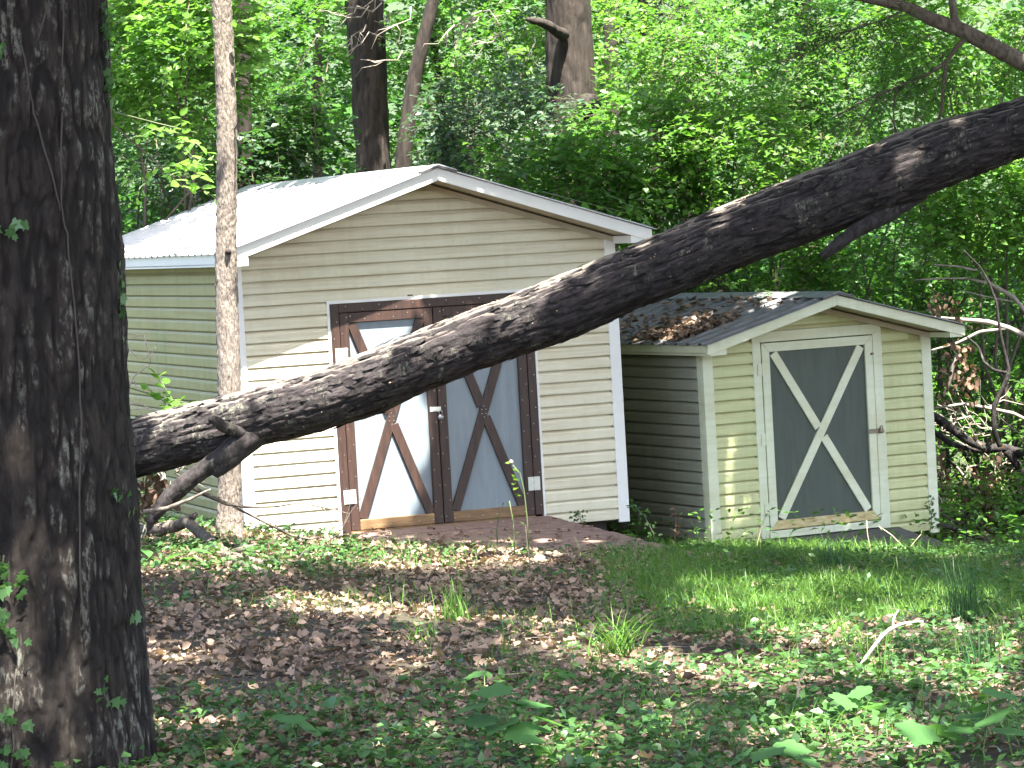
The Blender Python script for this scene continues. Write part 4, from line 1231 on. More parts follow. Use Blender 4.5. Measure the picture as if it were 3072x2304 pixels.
R_ = 33.6
GD = 'dead limbs in the brush beside the small shed'
rl = [
    ('thick black limb curving from behind the small shed wall', [[(2790, 1240, R_, 18), (2840, 1275, R_, 18), (2900, 1320, R_, 19), (2960, 1345, R_, 19), (3020, 1345, R_, 18), (3080, 1365, R_, 20), (3150, 1420, R_, 22)],
        [(2795, 1290, R_ + .2, 12), (2850, 1330, R_ + .1, 12), (2920, 1352, R_ + .1, 11), (2990, 1350, R_ + .1, 9)], [(3020, 1350, R_, 20), (3050, 1390, R_, 20), (3072, 1420, R_, 18), (3110, 1480, R_, 12)]], M['bark_limb']),
    ('dark snaking vine stem right of the small shed', [[(3000, 1340, R_ - .2, 11), (2982, 1290, R_ - .2, 11), (2982, 1220, R_ - .2, 11), (3000, 1180, R_ - .2, 10), (3020, 1140, R_ - .2, 10), (3026, 1105, R_ - .2, 8), (3010, 1040, R_ - .2, 6), (2998, 980, R_ - .2, 6), (2990, 910, R_ - .2, 5), (2968, 850, R_ - .2, 5), (2940, 800, R_ - .2, 4), (2890, 750, R_ - .2, 3)],
        [(3020, 1118, R_ - .2, 7), (2980, 1110, R_ - .2, 7), (2950, 1085, R_ - .2, 7), (2935, 1040, R_ - .2, 6), (2900, 1010, R_ - .2, 4)]], M['bark_limb']),
    ('pale bare limb arching at the level of the small shed eave', [[(3100, 1020, R_ + .3, 12), (3030, 985, R_ + .3, 11), (2960, 965, R_ + .3, 10), (2880, 958, R_ + .3, 8), (2800, 950, R_ + .3, 4)],
        [(3020, 985, R_ + .3, 8), (2940, 995, R_ + .3, 8), (2870, 1030, R_ + .3, 6), (2790, 1052, R_ + .3, 4)]], M['pale_stick']),
    ('long pale limb sloping down at the right above the small shed roof', [[(3090, 950, R_ + .5, 9), (3040, 890, R_ + .5, 9), (2970, 850, R_ + .5, 8), (2940, 815, R_ + .5, 6), (2880, 800, R_ + .5, 5), (2800, 793, R_ + .5, 3)],
        [(2960, 848, R_ + .5, 6), (2900, 835, R_ + .5, 5), (2830, 835, R_ + .5, 4), (2740, 840, R_ + .5, 2)], [(3040, 905, R_ + .5, 3), (2960, 890, R_ + .5, 3), (2880, 870, R_ + .5, 2)]], M['pale_stick']),
    ('pale crooked limb behind the right wall of the small shed', [[(3090, 1265, R_ + .2, 8), (3040, 1240, R_ + .2, 8), (2970, 1225, R_ + .2, 8), (2890, 1212, R_ + .2, 7), (2800, 1225, R_ + .2, 4)],
        [(2960, 1225, R_ + .2, 4), (3010, 1200, R_ + .2, 3), (3072, 1215, R_ + .2, 2)]], M['pale_stick']),
    ('short pale broken stem hanging right of the small shed wall', [[(2872, 1060, R_ + .1, 8), (2855, 1110, R_ + .1, 9), (2848, 1150, R_ + .1, 8), (2830, 1190, R_ + .1, 5)]], M['pale_stick']),
    ('black fallen branch at the right foot of the small shed', [[(2800, 1575, 31.6, 10), (2850, 1580, 31.5, 12), (2900, 1600, 31.4, 11), (2960, 1622, 31.3, 7)]], M['bark_limb']),
    ('brown twisted dead stem low in the brush at the right', [[(2870, 1400, R_, 5), (2900, 1440, R_, 6), (2915, 1480, R_, 5), (2950, 1520, R_, 3)], [(2800, 1465, R_ - .8, 4), (2826, 1505, R_ - .8, 4), (2815, 1540, R_ - .8, 4)]], M['pale_stick']),
]
for lab, paths, mt in rl:
    paths = [[(x, y, d, r * .72) for x, y, d, r in q] for q in paths]
    dead_limb('dead_limb', lab, paths, mt if mt is not M['pale_stick'] else M['pale_twig'], 'branch', GD)
# bare twigs in the wood behind
def twig_bunch(label, px, py, dep, n, ln, mat, ang, group):
    c = at(px, py, dep)
    t_ = thing('bare_twigs', c, label, 'branch', group)
    mb = MB()
    for k in range(n):
        a = ang + random.gauss(0, .5); l_ = ln * random.uniform(.4, 1.1)
        s = np.array([random.gauss(0, ln * .35), random.gauss(0, .15), random.gauss(0, ln * .25)])
        e = s + np.array([math.cos(a) * l_, random.gauss(0, .2), math.sin(a) * l_])
        pth = wander(s, e, 6, .07, k + int(px))
        mb.tube(pth, np.linspace(.009, .0025, 6), 5)
        m_ = pth[2]
        for q in range(2):
            a2 = a + random.choice((-1, 1)) * random.uniform(.4, 1)
            mb.tube(wander(m_, m_ + np.array([math.cos(a2), random.gauss(0, .3), math.sin(a2)]) * l_ * .45, 4, .07, k * 3 + q), np.linspace(.007, .002, 4), 4)
    mb.build('twig', mat, t_, True, kind='stuff')
GT = 'bare pale twigs in the wood'
for lab, px, py, dep, n, ln, mt, ang in (
        ('bare sunlit twigs in front of the thick dark trunk near the frame top', 1150, 60, 38, 10, .75, 'pale_twig', 3.5),
        ('bare twigs hanging left of the knotted brown trunk', 1500, 70, 37, 9, .6, 'pale_twig', 4.2),
        ('bare twigs in the brush below the pale bush behind the peak', 1410, 430, 40, 7, .55, 'deadwood', .8),
        ('few bare twigs at the frame top above the middle of the log', 2010, 10, 37, 5, .5, 'pale_twig', 5.2),
        ('tangle of bare twigs below the right end of the log', 2840, 640, 35, 9, .6, 'deadwood', 2.6),
        ('pale broken stick in the wood left of the thick dark trunk', 890, 390, 40, 2, .7, 'pale_twig', 2.6),
        ('brittle twig tangle beside the small shed wall', 2930, 1300, 34.2, 16, .6, 'pale_twig', 2.5),
        ('brittle twig tangle low at the right edge', 3000, 1420, 33.9, 12, .5, 'pale_twig', .6),
        ('dead twigs piled behind the lower end of the log', 480, 1500, 25.6, 10, .4, 'pale_twig', .5)):
    twig_bunch(lab, px, py, dep, n, ln, M[mt], ang, GT)


def dead_leaves(label, spots, dep, n, size):
    c0 = at(spots[0][0], spots[0][1], dep)
    P = []
    for k in range(n):
        x, y, sx, sy = random.choice(spots)
        P.append(at(random.gauss(x, sx), random.gauss(y, sy), dep + random.gauss(0, .15)))
    P = np.array(P) - c0
    o = link('dead_leaves', leaf_mesh('dead_leaves', P, rng.normal(0, .5, (n, 3)) + np.array([0, 0, -.9]), rng.normal(0, 1, (n, 3)), rng.uniform(.6, 1.3, n) * size, CURL, M['deadleaf']), None, tuple(c0), 'stuff')
    return tag(o, label, 'dead leaves')


dead_leaves('brown withered leaves hanging on the dead limbs beside the small shed', [(2870, 1010, 25, 60), (2890, 1090, 12, 40), (2850, 1130, 20, 50), (2920, 1130, 15, 30), (2900, 1380, 20, 70), (2990, 1400, 20, 40), (2820, 1330, 12, 80), (2830, 1480, 15, 50), (2960, 1470, 40, 40), (2830, 920, 30, 25)], 33.5, 300, .075)
dead_leaves('pinkish dry leaves heaped behind the lower end of the log', [(430, 1460, 40, 30), (470, 1475, 30, 25), (450, 1500, 40, 20)], 25.4, 150, .07)

# ------------------------------------------------------------------ sunlight through the canopy: where the photograph is sunlit, the unseen crowns overhead are shaped with gaps
SA = nrm(np.cross(SUN, np.array([0, 0, 1.0]))); SB = np.cross(SA, SUN)
CELL = .06; GN = 1100
gap = np.zeros((GN, GN), bool)


def cells(P):
    a = ((P @ SA) / CELL + GN / 2).astype(int); b = ((P @ SB) / CELL + GN / 2 - 250).astype(int)
    return np.clip(a, 0, GN - 1), np.clip(b, 0, GN - 1)


def inside(poly, x, y):
    r = np.zeros(len(x), bool)
    n = len(poly)
    for i in range(n):
        (x0_, y0_), (x1_, y1_) = poly[i], poly[(i + 1) % n]
        c = ((y0_ > y) != (y1_ > y)) & (x < (x1_ - x0_) * (y - y0_) / (y1_ - y0_ + 1e-9) + x0_)
        r ^= c
    return r


def plane_hit(px, py, P, N):
    D = FWD[None] + RIGHT[None] * ((px - CX) / FPX)[:, None] + UPV[None] * ((CY - py) / FPX)[:, None]
    t = (P @ N) / (D @ N)
    return D * t[:, None]


def ground_hit(px, py):
    D = FWD[None] + RIGHT[None] * ((px - CX) / FPX)[:, None] + UPV[None] * ((CY - py) / FPX)[:, None]
    D = D / D[:, 1:2]
    y = np.full(len(px), 24.0)
    for k in range(60):
        y = np.clip(y + .5 * (ground_z(D[:, 0] * y, y) / D[:, 2] - y), 4, 45)
    return D * y[:, None]


def lit(poly, surf, soft=0.0):
    """poly in 2212-wide photo pixels"""
    poly = [(x * 3072 / 2212, y * 3072 / 2212) for x, y in poly]
    q = np.array(poly)
    gx, gy = np.meshgrid(np.arange(q[:, 0].min(), q[:, 0].max(), 5.0), np.arange(q[:, 1].min(), q[:, 1].max(), 3.0))
    gx, gy = gx.ravel(), gy.ravel()
    s = inside(poly, gx, gy)
    gx, gy = gx[s], gy[s]
    if len(gx) == 0: return
    if surf == 'ground':
        P = ground_hit(gx, gy)
        for L, yaw, W_ in ((AL, AYAW, A['W']), (BL, BYAW, B['W'])):
            c, s_ = math.cos(yaw), math.sin(yaw)
            u_ = (P[:, 0] - L[0]) * c + (P[:, 1] - L[1]) * s_; d_ = -(P[:, 0] - L[0]) * s_ + (P[:, 1] - L[1]) * c
            P = P[~((u_ > -.3) & (u_ < W_ + .5) & (d_ > -.12))]
    elif surf == 'front': P = plane_hit(gx, gy, np.array(AL), np.array([math.sin(AYAW), -math.cos(AYAW), 0]))
    elif surf == 'roof':
        u = np.array([math.cos(AYAW), math.sin(AYAW), 0]); d_ = np.array([-math.sin(AYAW), math.cos(AYAW), 0])
        P0 = shed_pt(AL, AYAW, 0, 0, A['zE'] + mA * A['ov'] + A['fh'])
        P = plane_hit(gx, gy, P0, nrm(np.cross(u + np.array([0, 0, mA]), d_)))
    elif surf == 'roofb':
        u = np.array([math.cos(BYAW), math.sin(BYAW), 0]); d_ = np.array([-math.sin(BYAW), math.cos(BYAW), 0])
        P0 = shed_pt(BL, BYAW, 0, 0, B['zE'] + mB_ * B['ov'] + B['fh'])
        P = plane_hit(gx, gy, P0, nrm(np.cross(u + np.array([0, 0, mB_]), d_)))
    else: P = plane_hit(gx, gy, np.array([0, float(surf), 0]), np.array([0, 1.0, 0]))
    if soft:
        k = vnoise(P * 5.5) > soft
        P = P[k]
    a, b = cells(P)
    gap[a, b] = True


lit([(528, 985), (735, 940), (742, 1165), (528, 1165)], 'front')
lit([(735, 925), (928, 850), (926, 1010), (900, 1080), (868, 1112), (740, 1165)], 'front')
lit([(528, 560), (505, 545), (850, 390), (945, 375), (760, 470)], 'front')
lit([(335, 557), (480, 488), (640, 422), (770, 376), (940, 355), (945, 372), (515, 545), (470, 560)], 'roof')
lit([(268, 545), (470, 440), (640, 380), (700, 375), (640, 422), (480, 488), (335, 557), (268, 560)], 'roof', .5)
lit([(1310, 470), (1370, 470), (1370, 525), (1310, 525)], 'front')
lit([(1640, 630), (1700, 625), (1700, 660), (1640, 660)], 'roofb')
lit([(1540, 735), (1640, 690), (1800, 640), (1760, 672), (1600, 735)], 'roofb', .80)
lit([(1420, 720), (1500, 690), (1540, 690), (1470, 730), (1420, 745)], 'roofb', .62)
lit([(1560, 1090), (1640, 1080), (1640, 1150), (1560, 1160)], '30.6', .78)
lit([(2040, 300), (2212, 280), (2212, 560), (2080, 520)], '34.5', .35)
lit([(2030, 560), (2212, 560), (2212, 1150), (2030, 1150)], '33.8', .42)
lit([(250, -20), (460, -20), (460, 200), (400, 330), (260, 330)], '34.6', .38)
lit([(1990, -20), (2212, -20), (2212, 150), (2050, 120)], '35.5', .4)
lit([(1420, 300), (1900, 380), (1700, 470), (1380, 520)], '36.5', .5)
lit([(448, -40), (522, -40), (535, 1140), (448, 1140)], '27.4')
lit([(280, 880), (560, 835), (760, 760), (900, 700), (900, 745), (760, 830), (600, 880), (480, 950), (280, 985)], '25.0')
lit([(1470, 485), (1700, 390), (1720, 420), (1620, 470), (1500, 520)], '24.4')
lit([(1130, 630), (1260, 575), (1480, 480), (1480, 495), (1150, 640)], '24.5', .45)
lit([(310, 1130), (540, 1100), (740, 1150), (800, 1190), (740, 1205), (640, 1215), (520, 1160), (330, 1175)], 'ground')
lit([(740, 1150), (900, 1185), (1190, 1195), (1215, 1222), (900, 1238), (650, 1222)], 'ground')
lit([(960, 1120), (1180, 1125), (1330, 1150), (1330, 1185), (1100, 1175)], 'ground', .55)
lit([(325, 1185), (600, 1180), (610, 1240), (560, 1262), (330, 1250)], 'ground', .40)
lit([(580, 1283), (680, 1283), (820, 1300), (975, 1322), (965, 1345), (900, 1348), (760, 1335), (640, 1322)], 'ground', .30)
lit([(960, 1345), (1150, 1330), (1330, 1360), (1320, 1385), (1150, 1378), (1000, 1365)], 'ground', .52)
lit([(1120, 1385), (1260, 1385), (1500, 1420), (1720, 1462), (1745, 1490), (1600, 1500), (1380, 1465), (1180, 1430)], 'ground', .28)
lit([(700, 1340), (800, 1360), (960, 1380), (950, 1400), (800, 1385)], 'ground', .6)
lit([(810, 1400), (960, 1440), (960, 1490), (850, 1500), (800, 1440)], 'ground', .66)
lit([(330, 1390), (450, 1400), (450, 1425), (330, 1440)], 'ground', .5)
lit([(1360, 1178), (1720, 1188), (2212, 1192), (2212, 1215), (1900, 1220), (1700, 1205), (1400, 1195)], 'ground', .42)
lit([(1480, 1280), (1900, 1250), (2212, 1320), (2212, 1430), (1900, 1430), (1640, 1400), (1480, 1320)], 'ground', .56)
lit([(1700, 1430), (2212, 1440), (2212, 1490), (1950, 1520), (1720, 1480)], 'ground', .6)
lit([(1640, 1590), (1800, 1555), (1990, 1570), (2030, 1640), (1990, 1680), (1720, 1680)], 'ground', .42)
lit([(1380, 1530), (1480, 1520), (1470, 1570), (1390, 1590)], 'ground', .55)
lit([(2000, 1500), (2212, 1520), (2212, 1600), (2050, 1590)], 'ground', .68)
lit([(1130, 1585), (1275, 1600), (1265, 1670), (1140, 1650)], 'ground', .25)
lit([(0, 1440), (130, 1440), (130, 1640), (0, 1640)], '13.45', .6)
lit([(20, 1180), (100, 1180), (100, 1300), (20, 1300)], '13.45', .62)
lit([(900, 1130), (1380, 1140), (1440, 1180), (1000, 1180)], '28.6', .55)
g2 = gap.copy()
for da in (-1, 0, 1):
    for db_ in (-1, 0, 1):
        g2 |= np.roll(np.roll(gap, da, 0), db_, 1)
gap = g2
noflk = np.zeros((GN, GN), bool)


def shaded(poly, surf):
    """the photograph shows even shade here: no random flecks"""
    global gap
    keep_ = gap
    gap = np.zeros((GN, GN), bool)
    lit(poly, surf)
    m = gap
    for da in (-1, 0, 1):
        for db_ in (-1, 0, 1):
            m = m | np.roll(np.roll(gap, da, 0), db_, 1)
    gap = keep_
    noflk[m] = True


shaded([(1545, 760), (1990, 700), (2010, 1110), (1560, 1150)], '30.9')
shaded([(940, 420), (1320, 560), (1335, 1100), (945, 1100)], 'front')
shaded([(0, 0), (330, 0), (330, 1500), (140, 1500), (140, 1100), (0, 1100)], '13.4')


def shade_crown(tree, origin, trunk_pts, region, h0, h1, ns, K, leaf, name='shade_crown', shade_cut=.66):
    """unseen foliage shaped to shade the ground rectangle region (x0, x1, y0, y1), lifted along the sun to height h0..h1 above the ground"""
    x0_, x1_, y0_, y1_ = region
    tx, ty_ = rng.uniform(x0_, x1_, ns), rng.uniform(y0_, y1_, ns)
    h = rng.uniform(h0, h1, ns)
    g = ground_z(tx, ty_)
    P = np.stack([tx, ty_, g], -1) + SUN[None] * (h / SUN[2])[:, None]
    D = rng.normal(0, 1, (ns, 3)) * np.array([1, 1, .25])
    L = rng.uniform(.4, .8, ns)
    p, a, n_, z = sprays(P, D, L, K, leaf, .2, .95, .5)
    ia, ib = cells(p)
    clump = (p[:, 1] - (p[:, 2] + 3) * .42 * 0 > 33.5) & (vnoise(np.stack([p @ SA, p @ SB, p[:, 0] * 0], -1) * 1.1 + 11) < shade_cut)
    fleck = (vnoise(np.stack([p @ SA, p @ SB, p[:, 0] * 0], -1) * 2.6 + 40) > .86) & ~noflk[ia, ib]
    keep = ~gap[ia, ib] & ~fleck & ~clump
    p, a, n_, z = p[keep], a[keep], n_[keep], z[keep]
    link(name, leaf_mesh(name, p - origin, a, n_, z, DIAMOND, M['leaf_canopy']), tree, kind='stuff')
    # limbs from the trunk into the crown, kept out of the gaps
    mb = MB()
    made = 0
    for k in range(80):
        if made >= 14: break
        i = rng.integers(0, ns)
        s = np.array(trunk_pts[rng.integers(0, len(trunk_pts))])
        e = P[i]
        pth = wander(s, e, 9, .03, k + ns)
        dense = np.concatenate([pth[j] + (pth[j + 1] - pth[j]) * np.linspace(0, 1, 12)[:, None] for j in range(8)])
        ca, cb = cells(dense)
        if gap[ca, cb].mean() > .06: continue
        vis = dense[:, 2] < dense[:, 1] * .10
        if vis.any() and k > 0: continue
        mb.tube(pth - origin, np.linspace(.09, .02, 9), 7)
        made += 1
    if mb.v: mb.build('limb', M['bark_back'], tree, True)


shade_crown(tree_l, org, [np.array([-2.2, 13.9, 4.5]), np.array([-2.2, 13.9, 6.5]), np.array([-2.2, 13.9, 8.5])], (-7, 6, 8.5, 22.5), 8.0, 12.5, 5000, 11, .26)
shade_crown(tree_s, sorg, [s_pts[-1], s_pts[-1] - np.array([0, 0, 1.0])], (-7.5, .6, 21.5, 44), 7.0, 10.5, 5400, 11, .25)
shade_crown(tree_o, oo_, [oo_ + np.array([0, 0, 6.5]), oo_ + np.array([.1, 0, 9.0])], (-.2, 9, 21.0, 44), 7.0, 11.0, 7600, 11, .25)
for k in (0, 1, 2, 4, 5, 7, 8, 9, 10):
    t_, o_ = forest_trunks[k][3], forest_trunks[k][4]
    n = 1300
    top = np.array([o_[0], 0, 0]) + np.array([rng.uniform(-1.5, 1.5), 51 + rng.uniform(-4.5, 6), 8.5 + rng.uniform(-.8, 2.5)])
    u = nrm(rng.normal(0, 1, (n, 3))) * rng.uniform(.3, 1, (n, 1)) ** .5 * np.array([3.6, 4.2, 1.6])
    p, a, n_, z = sprays(top + u - o_, u + rng.normal(0, 1, (n, 3)), rng.uniform(.4, .8, n), 11, .22, .25)
    link('shade_crown', leaf_mesh('shade_crown', p, a, n_, z, DIAMOND, M['leaf_canopy']), t_, kind='stuff')  # unseen canopy set behind the trunks to shade the far wood

# ------------------------------------------------------------------ forest floor
def scatter(n, x0_, x1_, y0_, y1_, dens):
    x, y = rng.uniform(x0_, x1_, n), rng.uniform(y0_, y1_, n)
    k = rng.random(n) < dens(x, y)
    x, y = x[k], y[k]
    # nothing inside the sheds
    for L, yaw, W_, D_ in ((AL, AYAW, A['W'], A['D']), (BL, BYAW, B['W'], B['D'])):
        c, s = math.cos(yaw), math.sin(yaw)
        u = (x - L[0]) * c + (y - L[1]) * s; d = -(x - L[0]) * s + (y - L[1]) * c
        m_ = (u > -.03) & (u < W_ + .03) & (d > -.03) & (d < D_ + .05)
        x, y = x[~m_], y[~m_]
    return x, y, ground_z(x, y)


def n2(x, y, s, o=0):
    return fbm(np.stack([x * s, y * s, x * 0 + o], -1), 3)


def off_ramp(x, y):
    c, s = math.cos(AYAW), math.sin(AYAW)
    u = (x - AL[0]) * c + (y - AL[1]) * s; d = -(x - AL[0]) * s + (y - AL[1]) * c
    return ~((u > .75) & (u < 3.45) & (d > -2.6) & (d < .1))


grassy = lambda x, y: sm((x - .2 - (y - 20) * .02) / 1.3) * sm((y - 16.6) / 1.6) * (1 - sm((y - 24) / 3) * .35)
x, y, z = scatter(118000, -6.5, 6.5, 9.5, 33, lambda x, y: np.clip((1.05 - .62 * grassy(x, y) - .5 * sm((x + .2) / 1.5) * (1 - sm((y - 15.5) / 3))) * (.05 + 1.5 * n2(x, y, 1.3)), 0, 1) * np.clip(26 / (y + 4), .55, 1))
n = len(x)
P = np.stack([x, y, z + rng.uniform(.002, .035, n)], -1)
nor = np.array([0, 0, 1.0]) + rng.normal(0, .6, (n, 3))
ax_ = rng.normal(0, 1, (n, 3)) * np.array([1, 1, .25]); sz_ = .024 + .056 * rng.random(n) ** 1.5
hf = n // 2
parts_ = [leaf_mesh('leaf_litter', P[a:b], ax_[a:b], nor[a:b], sz_[a:b], tm, M['litter']) for a, b, tm in ((0, hf, RAGGED), (hf, n, CURL))]
bm_ = bmesh.new()
for q in parts_: bm_.from_mesh(q)
bm_.to_mesh(parts_[0]); bm_.free()
o = link('leaf_litter', parts_[0], kind='stuff')
tag(o, 'brown and pinkish fallen leaves covering the woodland floor', 'leaf litter')


def blades(px_, py_, pz_, h, w, lean, mat, name, segs=3, up=None):
    n = len(px_)
    th = rng.uniform(0, 2 * math.pi, n)
    ln = rng.uniform(.3, 1, n) * lean
    dx, dy = np.cos(th) * ln, np.sin(th) * ln
    fx, fy = -np.sin(th + rng.normal(0, .6, n)), np.cos(th)
    V = []
    for k in range(segs + 1):
        t = k / segs
        c = np.stack([px_ + dx * h * t ** 1.8, py_ + dy * h * t ** 1.8, pz_ + h * (t - .45 * ln * t ** 2.2)], -1)
        ww = w * (1 - t) ** .7
        s = np.stack([fx * ww, fy * ww, np.zeros(n)], -1)
        if k < segs: V += [c - s, c + s]
        else: V += [c]
    V = np.stack(V, 1)
    f = [(2 * k, 2 * k + 1, 2 * k + 3, 2 * k + 2) for k in range(segs - 1)]
    L = np.array([i for q in f for i in q] + [2 * segs - 2, 2 * segs - 1, 2 * segs])
    T = np.array([4] * len(f) + [3])
    loops = (L[None] + (np.arange(n) * (2 * segs + 1))[:, None]).ravel()
    return np_mesh(name, V.reshape(-1, 3), loops, np.tile(T, n), mat)


x, y, z = scatter(260000, -5, 7, 12, 31, lambda x, y: np.clip(grassy(x, y) * (n2(x, y, .9, 5) - .36) * 4.2 + .07 * (n2(x, y, 1.3, 8) > .52), 0, 1))
k = off_ramp(x, y); x, y, z = x[k], y[k], z[k]
n = len(x)
o = link('grass', blades(x, y, z - .005, rng.uniform(.05, .15, n) * (.6 + 1.3 * n2(x, y, 1.7, 33)) * 1.25, rng.uniform(.0018, .0042, n), 1.0, M['grass'], 'grass'), kind='stuff')
tag(o, 'fine green grass growing through the litter at the right', 'grass')

cx_, cy_, cz_ = scatter(900, -1.5, 6.5, 15, 30.5, lambda x, y: np.clip(grassy(x, y) * .30 + .05, 0, 1))
k = off_ramp(cx_, cy_); cx_, cy_ = cx_[k], cy_[k]
m_ = rng.integers(8, 26, len(cx_)); hh = np.repeat(rng.uniform(.12, .30, len(cx_)), m_)
x = np.repeat(cx_, m_) + rng.normal(0, .035, m_.sum()); y = np.repeat(cy_, m_) + rng.normal(0, .035, m_.sum())
n = len(x)
o = link('long_grass', blades(x, y, ground_z(x, y) - .005, hh * rng.uniform(.6, 1.15, n), rng.uniform(.0020, .0040, n), 1.15, M['grass'], 'long_grass', 4), kind='stuff')
tag(o, 'longer loose arching grass blades rising out of the fine grass', 'grass')
x, y, z = scatter(1500, -5, 6, 11, 30, lambda x, y: .25 + .5 * n2(x, y, 1.2, 41))
n = len(x)
th = rng.uniform(0, 2 * math.pi, n)
D_ = np.stack([np.cos(th), np.sin(th), rng.normal(0, .12, n)], -1)
o = link('twig_litter', twigs_mesh(np.stack([x, y, z + .03], -1), D_, rng.uniform(.08, .38, n), .0045, M['deadwood'], .05, 'twig_litter'), kind='stuff')
tag(o, 'small broken twigs strewn over the leaf litter', 'twigs')

# low leafy ground cover (ivy and creepers) near the camera and in patches
def cover_dens(x, y):
    near = 1 - sm((y - 13.4 - .9 * sm(x / 2)) / 3.2)
    strip = sm((y - 27.0) / 1.2) * (1 - sm((y - 31) / .8)) * .75
    patch = (n2(x, y, .7, 12) > .53) * .35
    left = sm((-.9 - x) / .6) * sm((y - 22.5) / 1) * (1 - sm((y - 25.2) / .8)) * .8
    g = grassy(x, y) * .35
    return np.clip((near * .95 + strip + patch * .5 + left + g) * (.25 + 1.1 * n2(x, y, 1.6, 21)), 0, 1)


x, y, z = scatter(54000, -6, 6.5, 9.5, 32, cover_dens)
k = off_ramp(x, y); x, y, z = x[k], y[k], z[k]
n = len(x); K = 4
h = rng.uniform(.02, .12, n)
P = np.repeat(np.stack([x, y, z], -1), K, 0) + np.stack([rng.normal(0, .03, n * K), rng.normal(0, .03, n * K), np.repeat(h, K) * rng.uniform(.4, 1.1, n * K)], -1)
o = link('ground_cover', leaf_mesh('ground_cover', P, rng.normal(0, 1, (n * K, 3)) * np.array([1, 1, .3]), np.array([0, 0, 1.0]) + rng.normal(0, .38, (n * K, 3)), rng.uniform(.030, .068, n * K), KITE, M['leaf_cover']), kind='stuff')
tag(o, 'low creeping green leaves carpeting the near ground and the shed fronts', 'ground cover')
# rear undergrowth beside and behind the sheds
x, y, z = scatter(26000, -11, 11, 30, 60, lambda x, y: np.clip((n2(x, y, .8, 3) - .2) * 1.4, 0, 1))
n = len(x); K = 5
P = np.repeat(np.stack([x, y, z], -1), K, 0) + np.stack([rng.normal(0, .06, n * K), rng.normal(0, .06, n * K), rng.uniform(.03, .42, n * K)], -1)
o = link('undergrowth', leaf_mesh('undergrowth', P, rng.normal(0, 1, (n * K, 3)) * np.array([1, 1, .3]), np.array([0, 0, 1.0]) + rng.normal(0, .4, (n * K, 3)), rng.uniform(.05, .10, n * K) * (1 + 1.5 * sm((np.repeat(y, K) - 38) / 8)), KITE, M['leaf_mid']), kind='stuff')
tag(o, 'knee high green undergrowth behind and beside the sheds', 'undergrowth')

# leaves blown onto the ramp
n = 170
uu, vv = rng.random(n), rng.random(n) ** .6
Pa = (pa[0] * (1 - uu)[:, None] + pa[1] * uu[:, None]) * (1 - vv)[:, None] + (pf[1] * (1 - uu)[:, None] + pf[0] * uu[:, None]) * vv[:, None] + np.array([0, 0, .012])
o = link('ramp_leaf_litter', leaf_mesh('ramp_leaf_litter', Pa, rng.normal(0, 1, (n, 3)) * np.array([1, 1, .2]), np.array([0, 0, 1.0]) + rng.normal(0, .3, (n, 3)), rng.uniform(.03, .075, n), RAGGED, M['litter']), kind='stuff')
tag(o, 'scattered brown leaves lying on the plank ramp', 'leaf litter')
# leaf heap and sprigs on the small shed roof
n = 900
u = np.concatenate([rng.normal(.12, .22, 650), rng.uniform(-.1, 1.1, 250)]); d = np.concatenate([np.abs(rng.normal(0, .55, 650)) + .15, rng.uniform(-.3, 2.4, 250)])
kk = (u > -.16) & (u < 1.15) & (d < 2.9) & ((d > .15) | (rng.random(n) < .2)); u, d = u[kk], d[kk]; n = len(u)
zr = B['zE'] + mB_ * (u + B['ov']) + B['fh'] + .022 + np.abs(rng.normal(0, .018, n))
o = link('roof_leaf_litter', leaf_mesh('roof_leaf_litter', np.stack([u, d, zr], -1), rng.normal(0, 1, (n, 3)) * np.array([1, 1, .25]), np.array([-.25, 0, 1.0]) + rng.normal(0, .4, (n, 3)), rng.uniform(.04, .09, n), CURL, M['litter']), None, BL, 'stuff')
o.rotation_euler = (0, 0, BYAW)
tag(o, 'brown leaf drift lying on the left slope of the small shed roof', 'leaf litter')
GS = 'green sprigs on the small shed roof'
for lab, uu, dd in (('green sprig lying over the small roof ridge, front one', 1.1, .62), ('pale green sprig on the small roof beside the log', .85, 1.75)):
    q = shed_pt(BL, BYAW, uu, dd, B['zE'] + mB_ * (uu + B['ov']) + B['fh'] + .04)
    t_ = thing('fallen_sprig', q, lab, 'sprig', GS)
    O = rng.normal(0, .06, (7, 3)) * np.array([1, 1, .3]); D = rng.normal(0, 1, (7, 3)) * np.array([1, 1, .3])
    p, a, n_, z = sprays(O, D, np.full(7, .2), 8, .06, .1)
    link('foliage', leaf_mesh('foliage', p, a, n_, z, LANCE, M['leaf_dark']), t_)
    link('twig', twigs_mesh(O, D, np.full(7, .2), .003, M['twig'], .1), t_, kind='stuff')

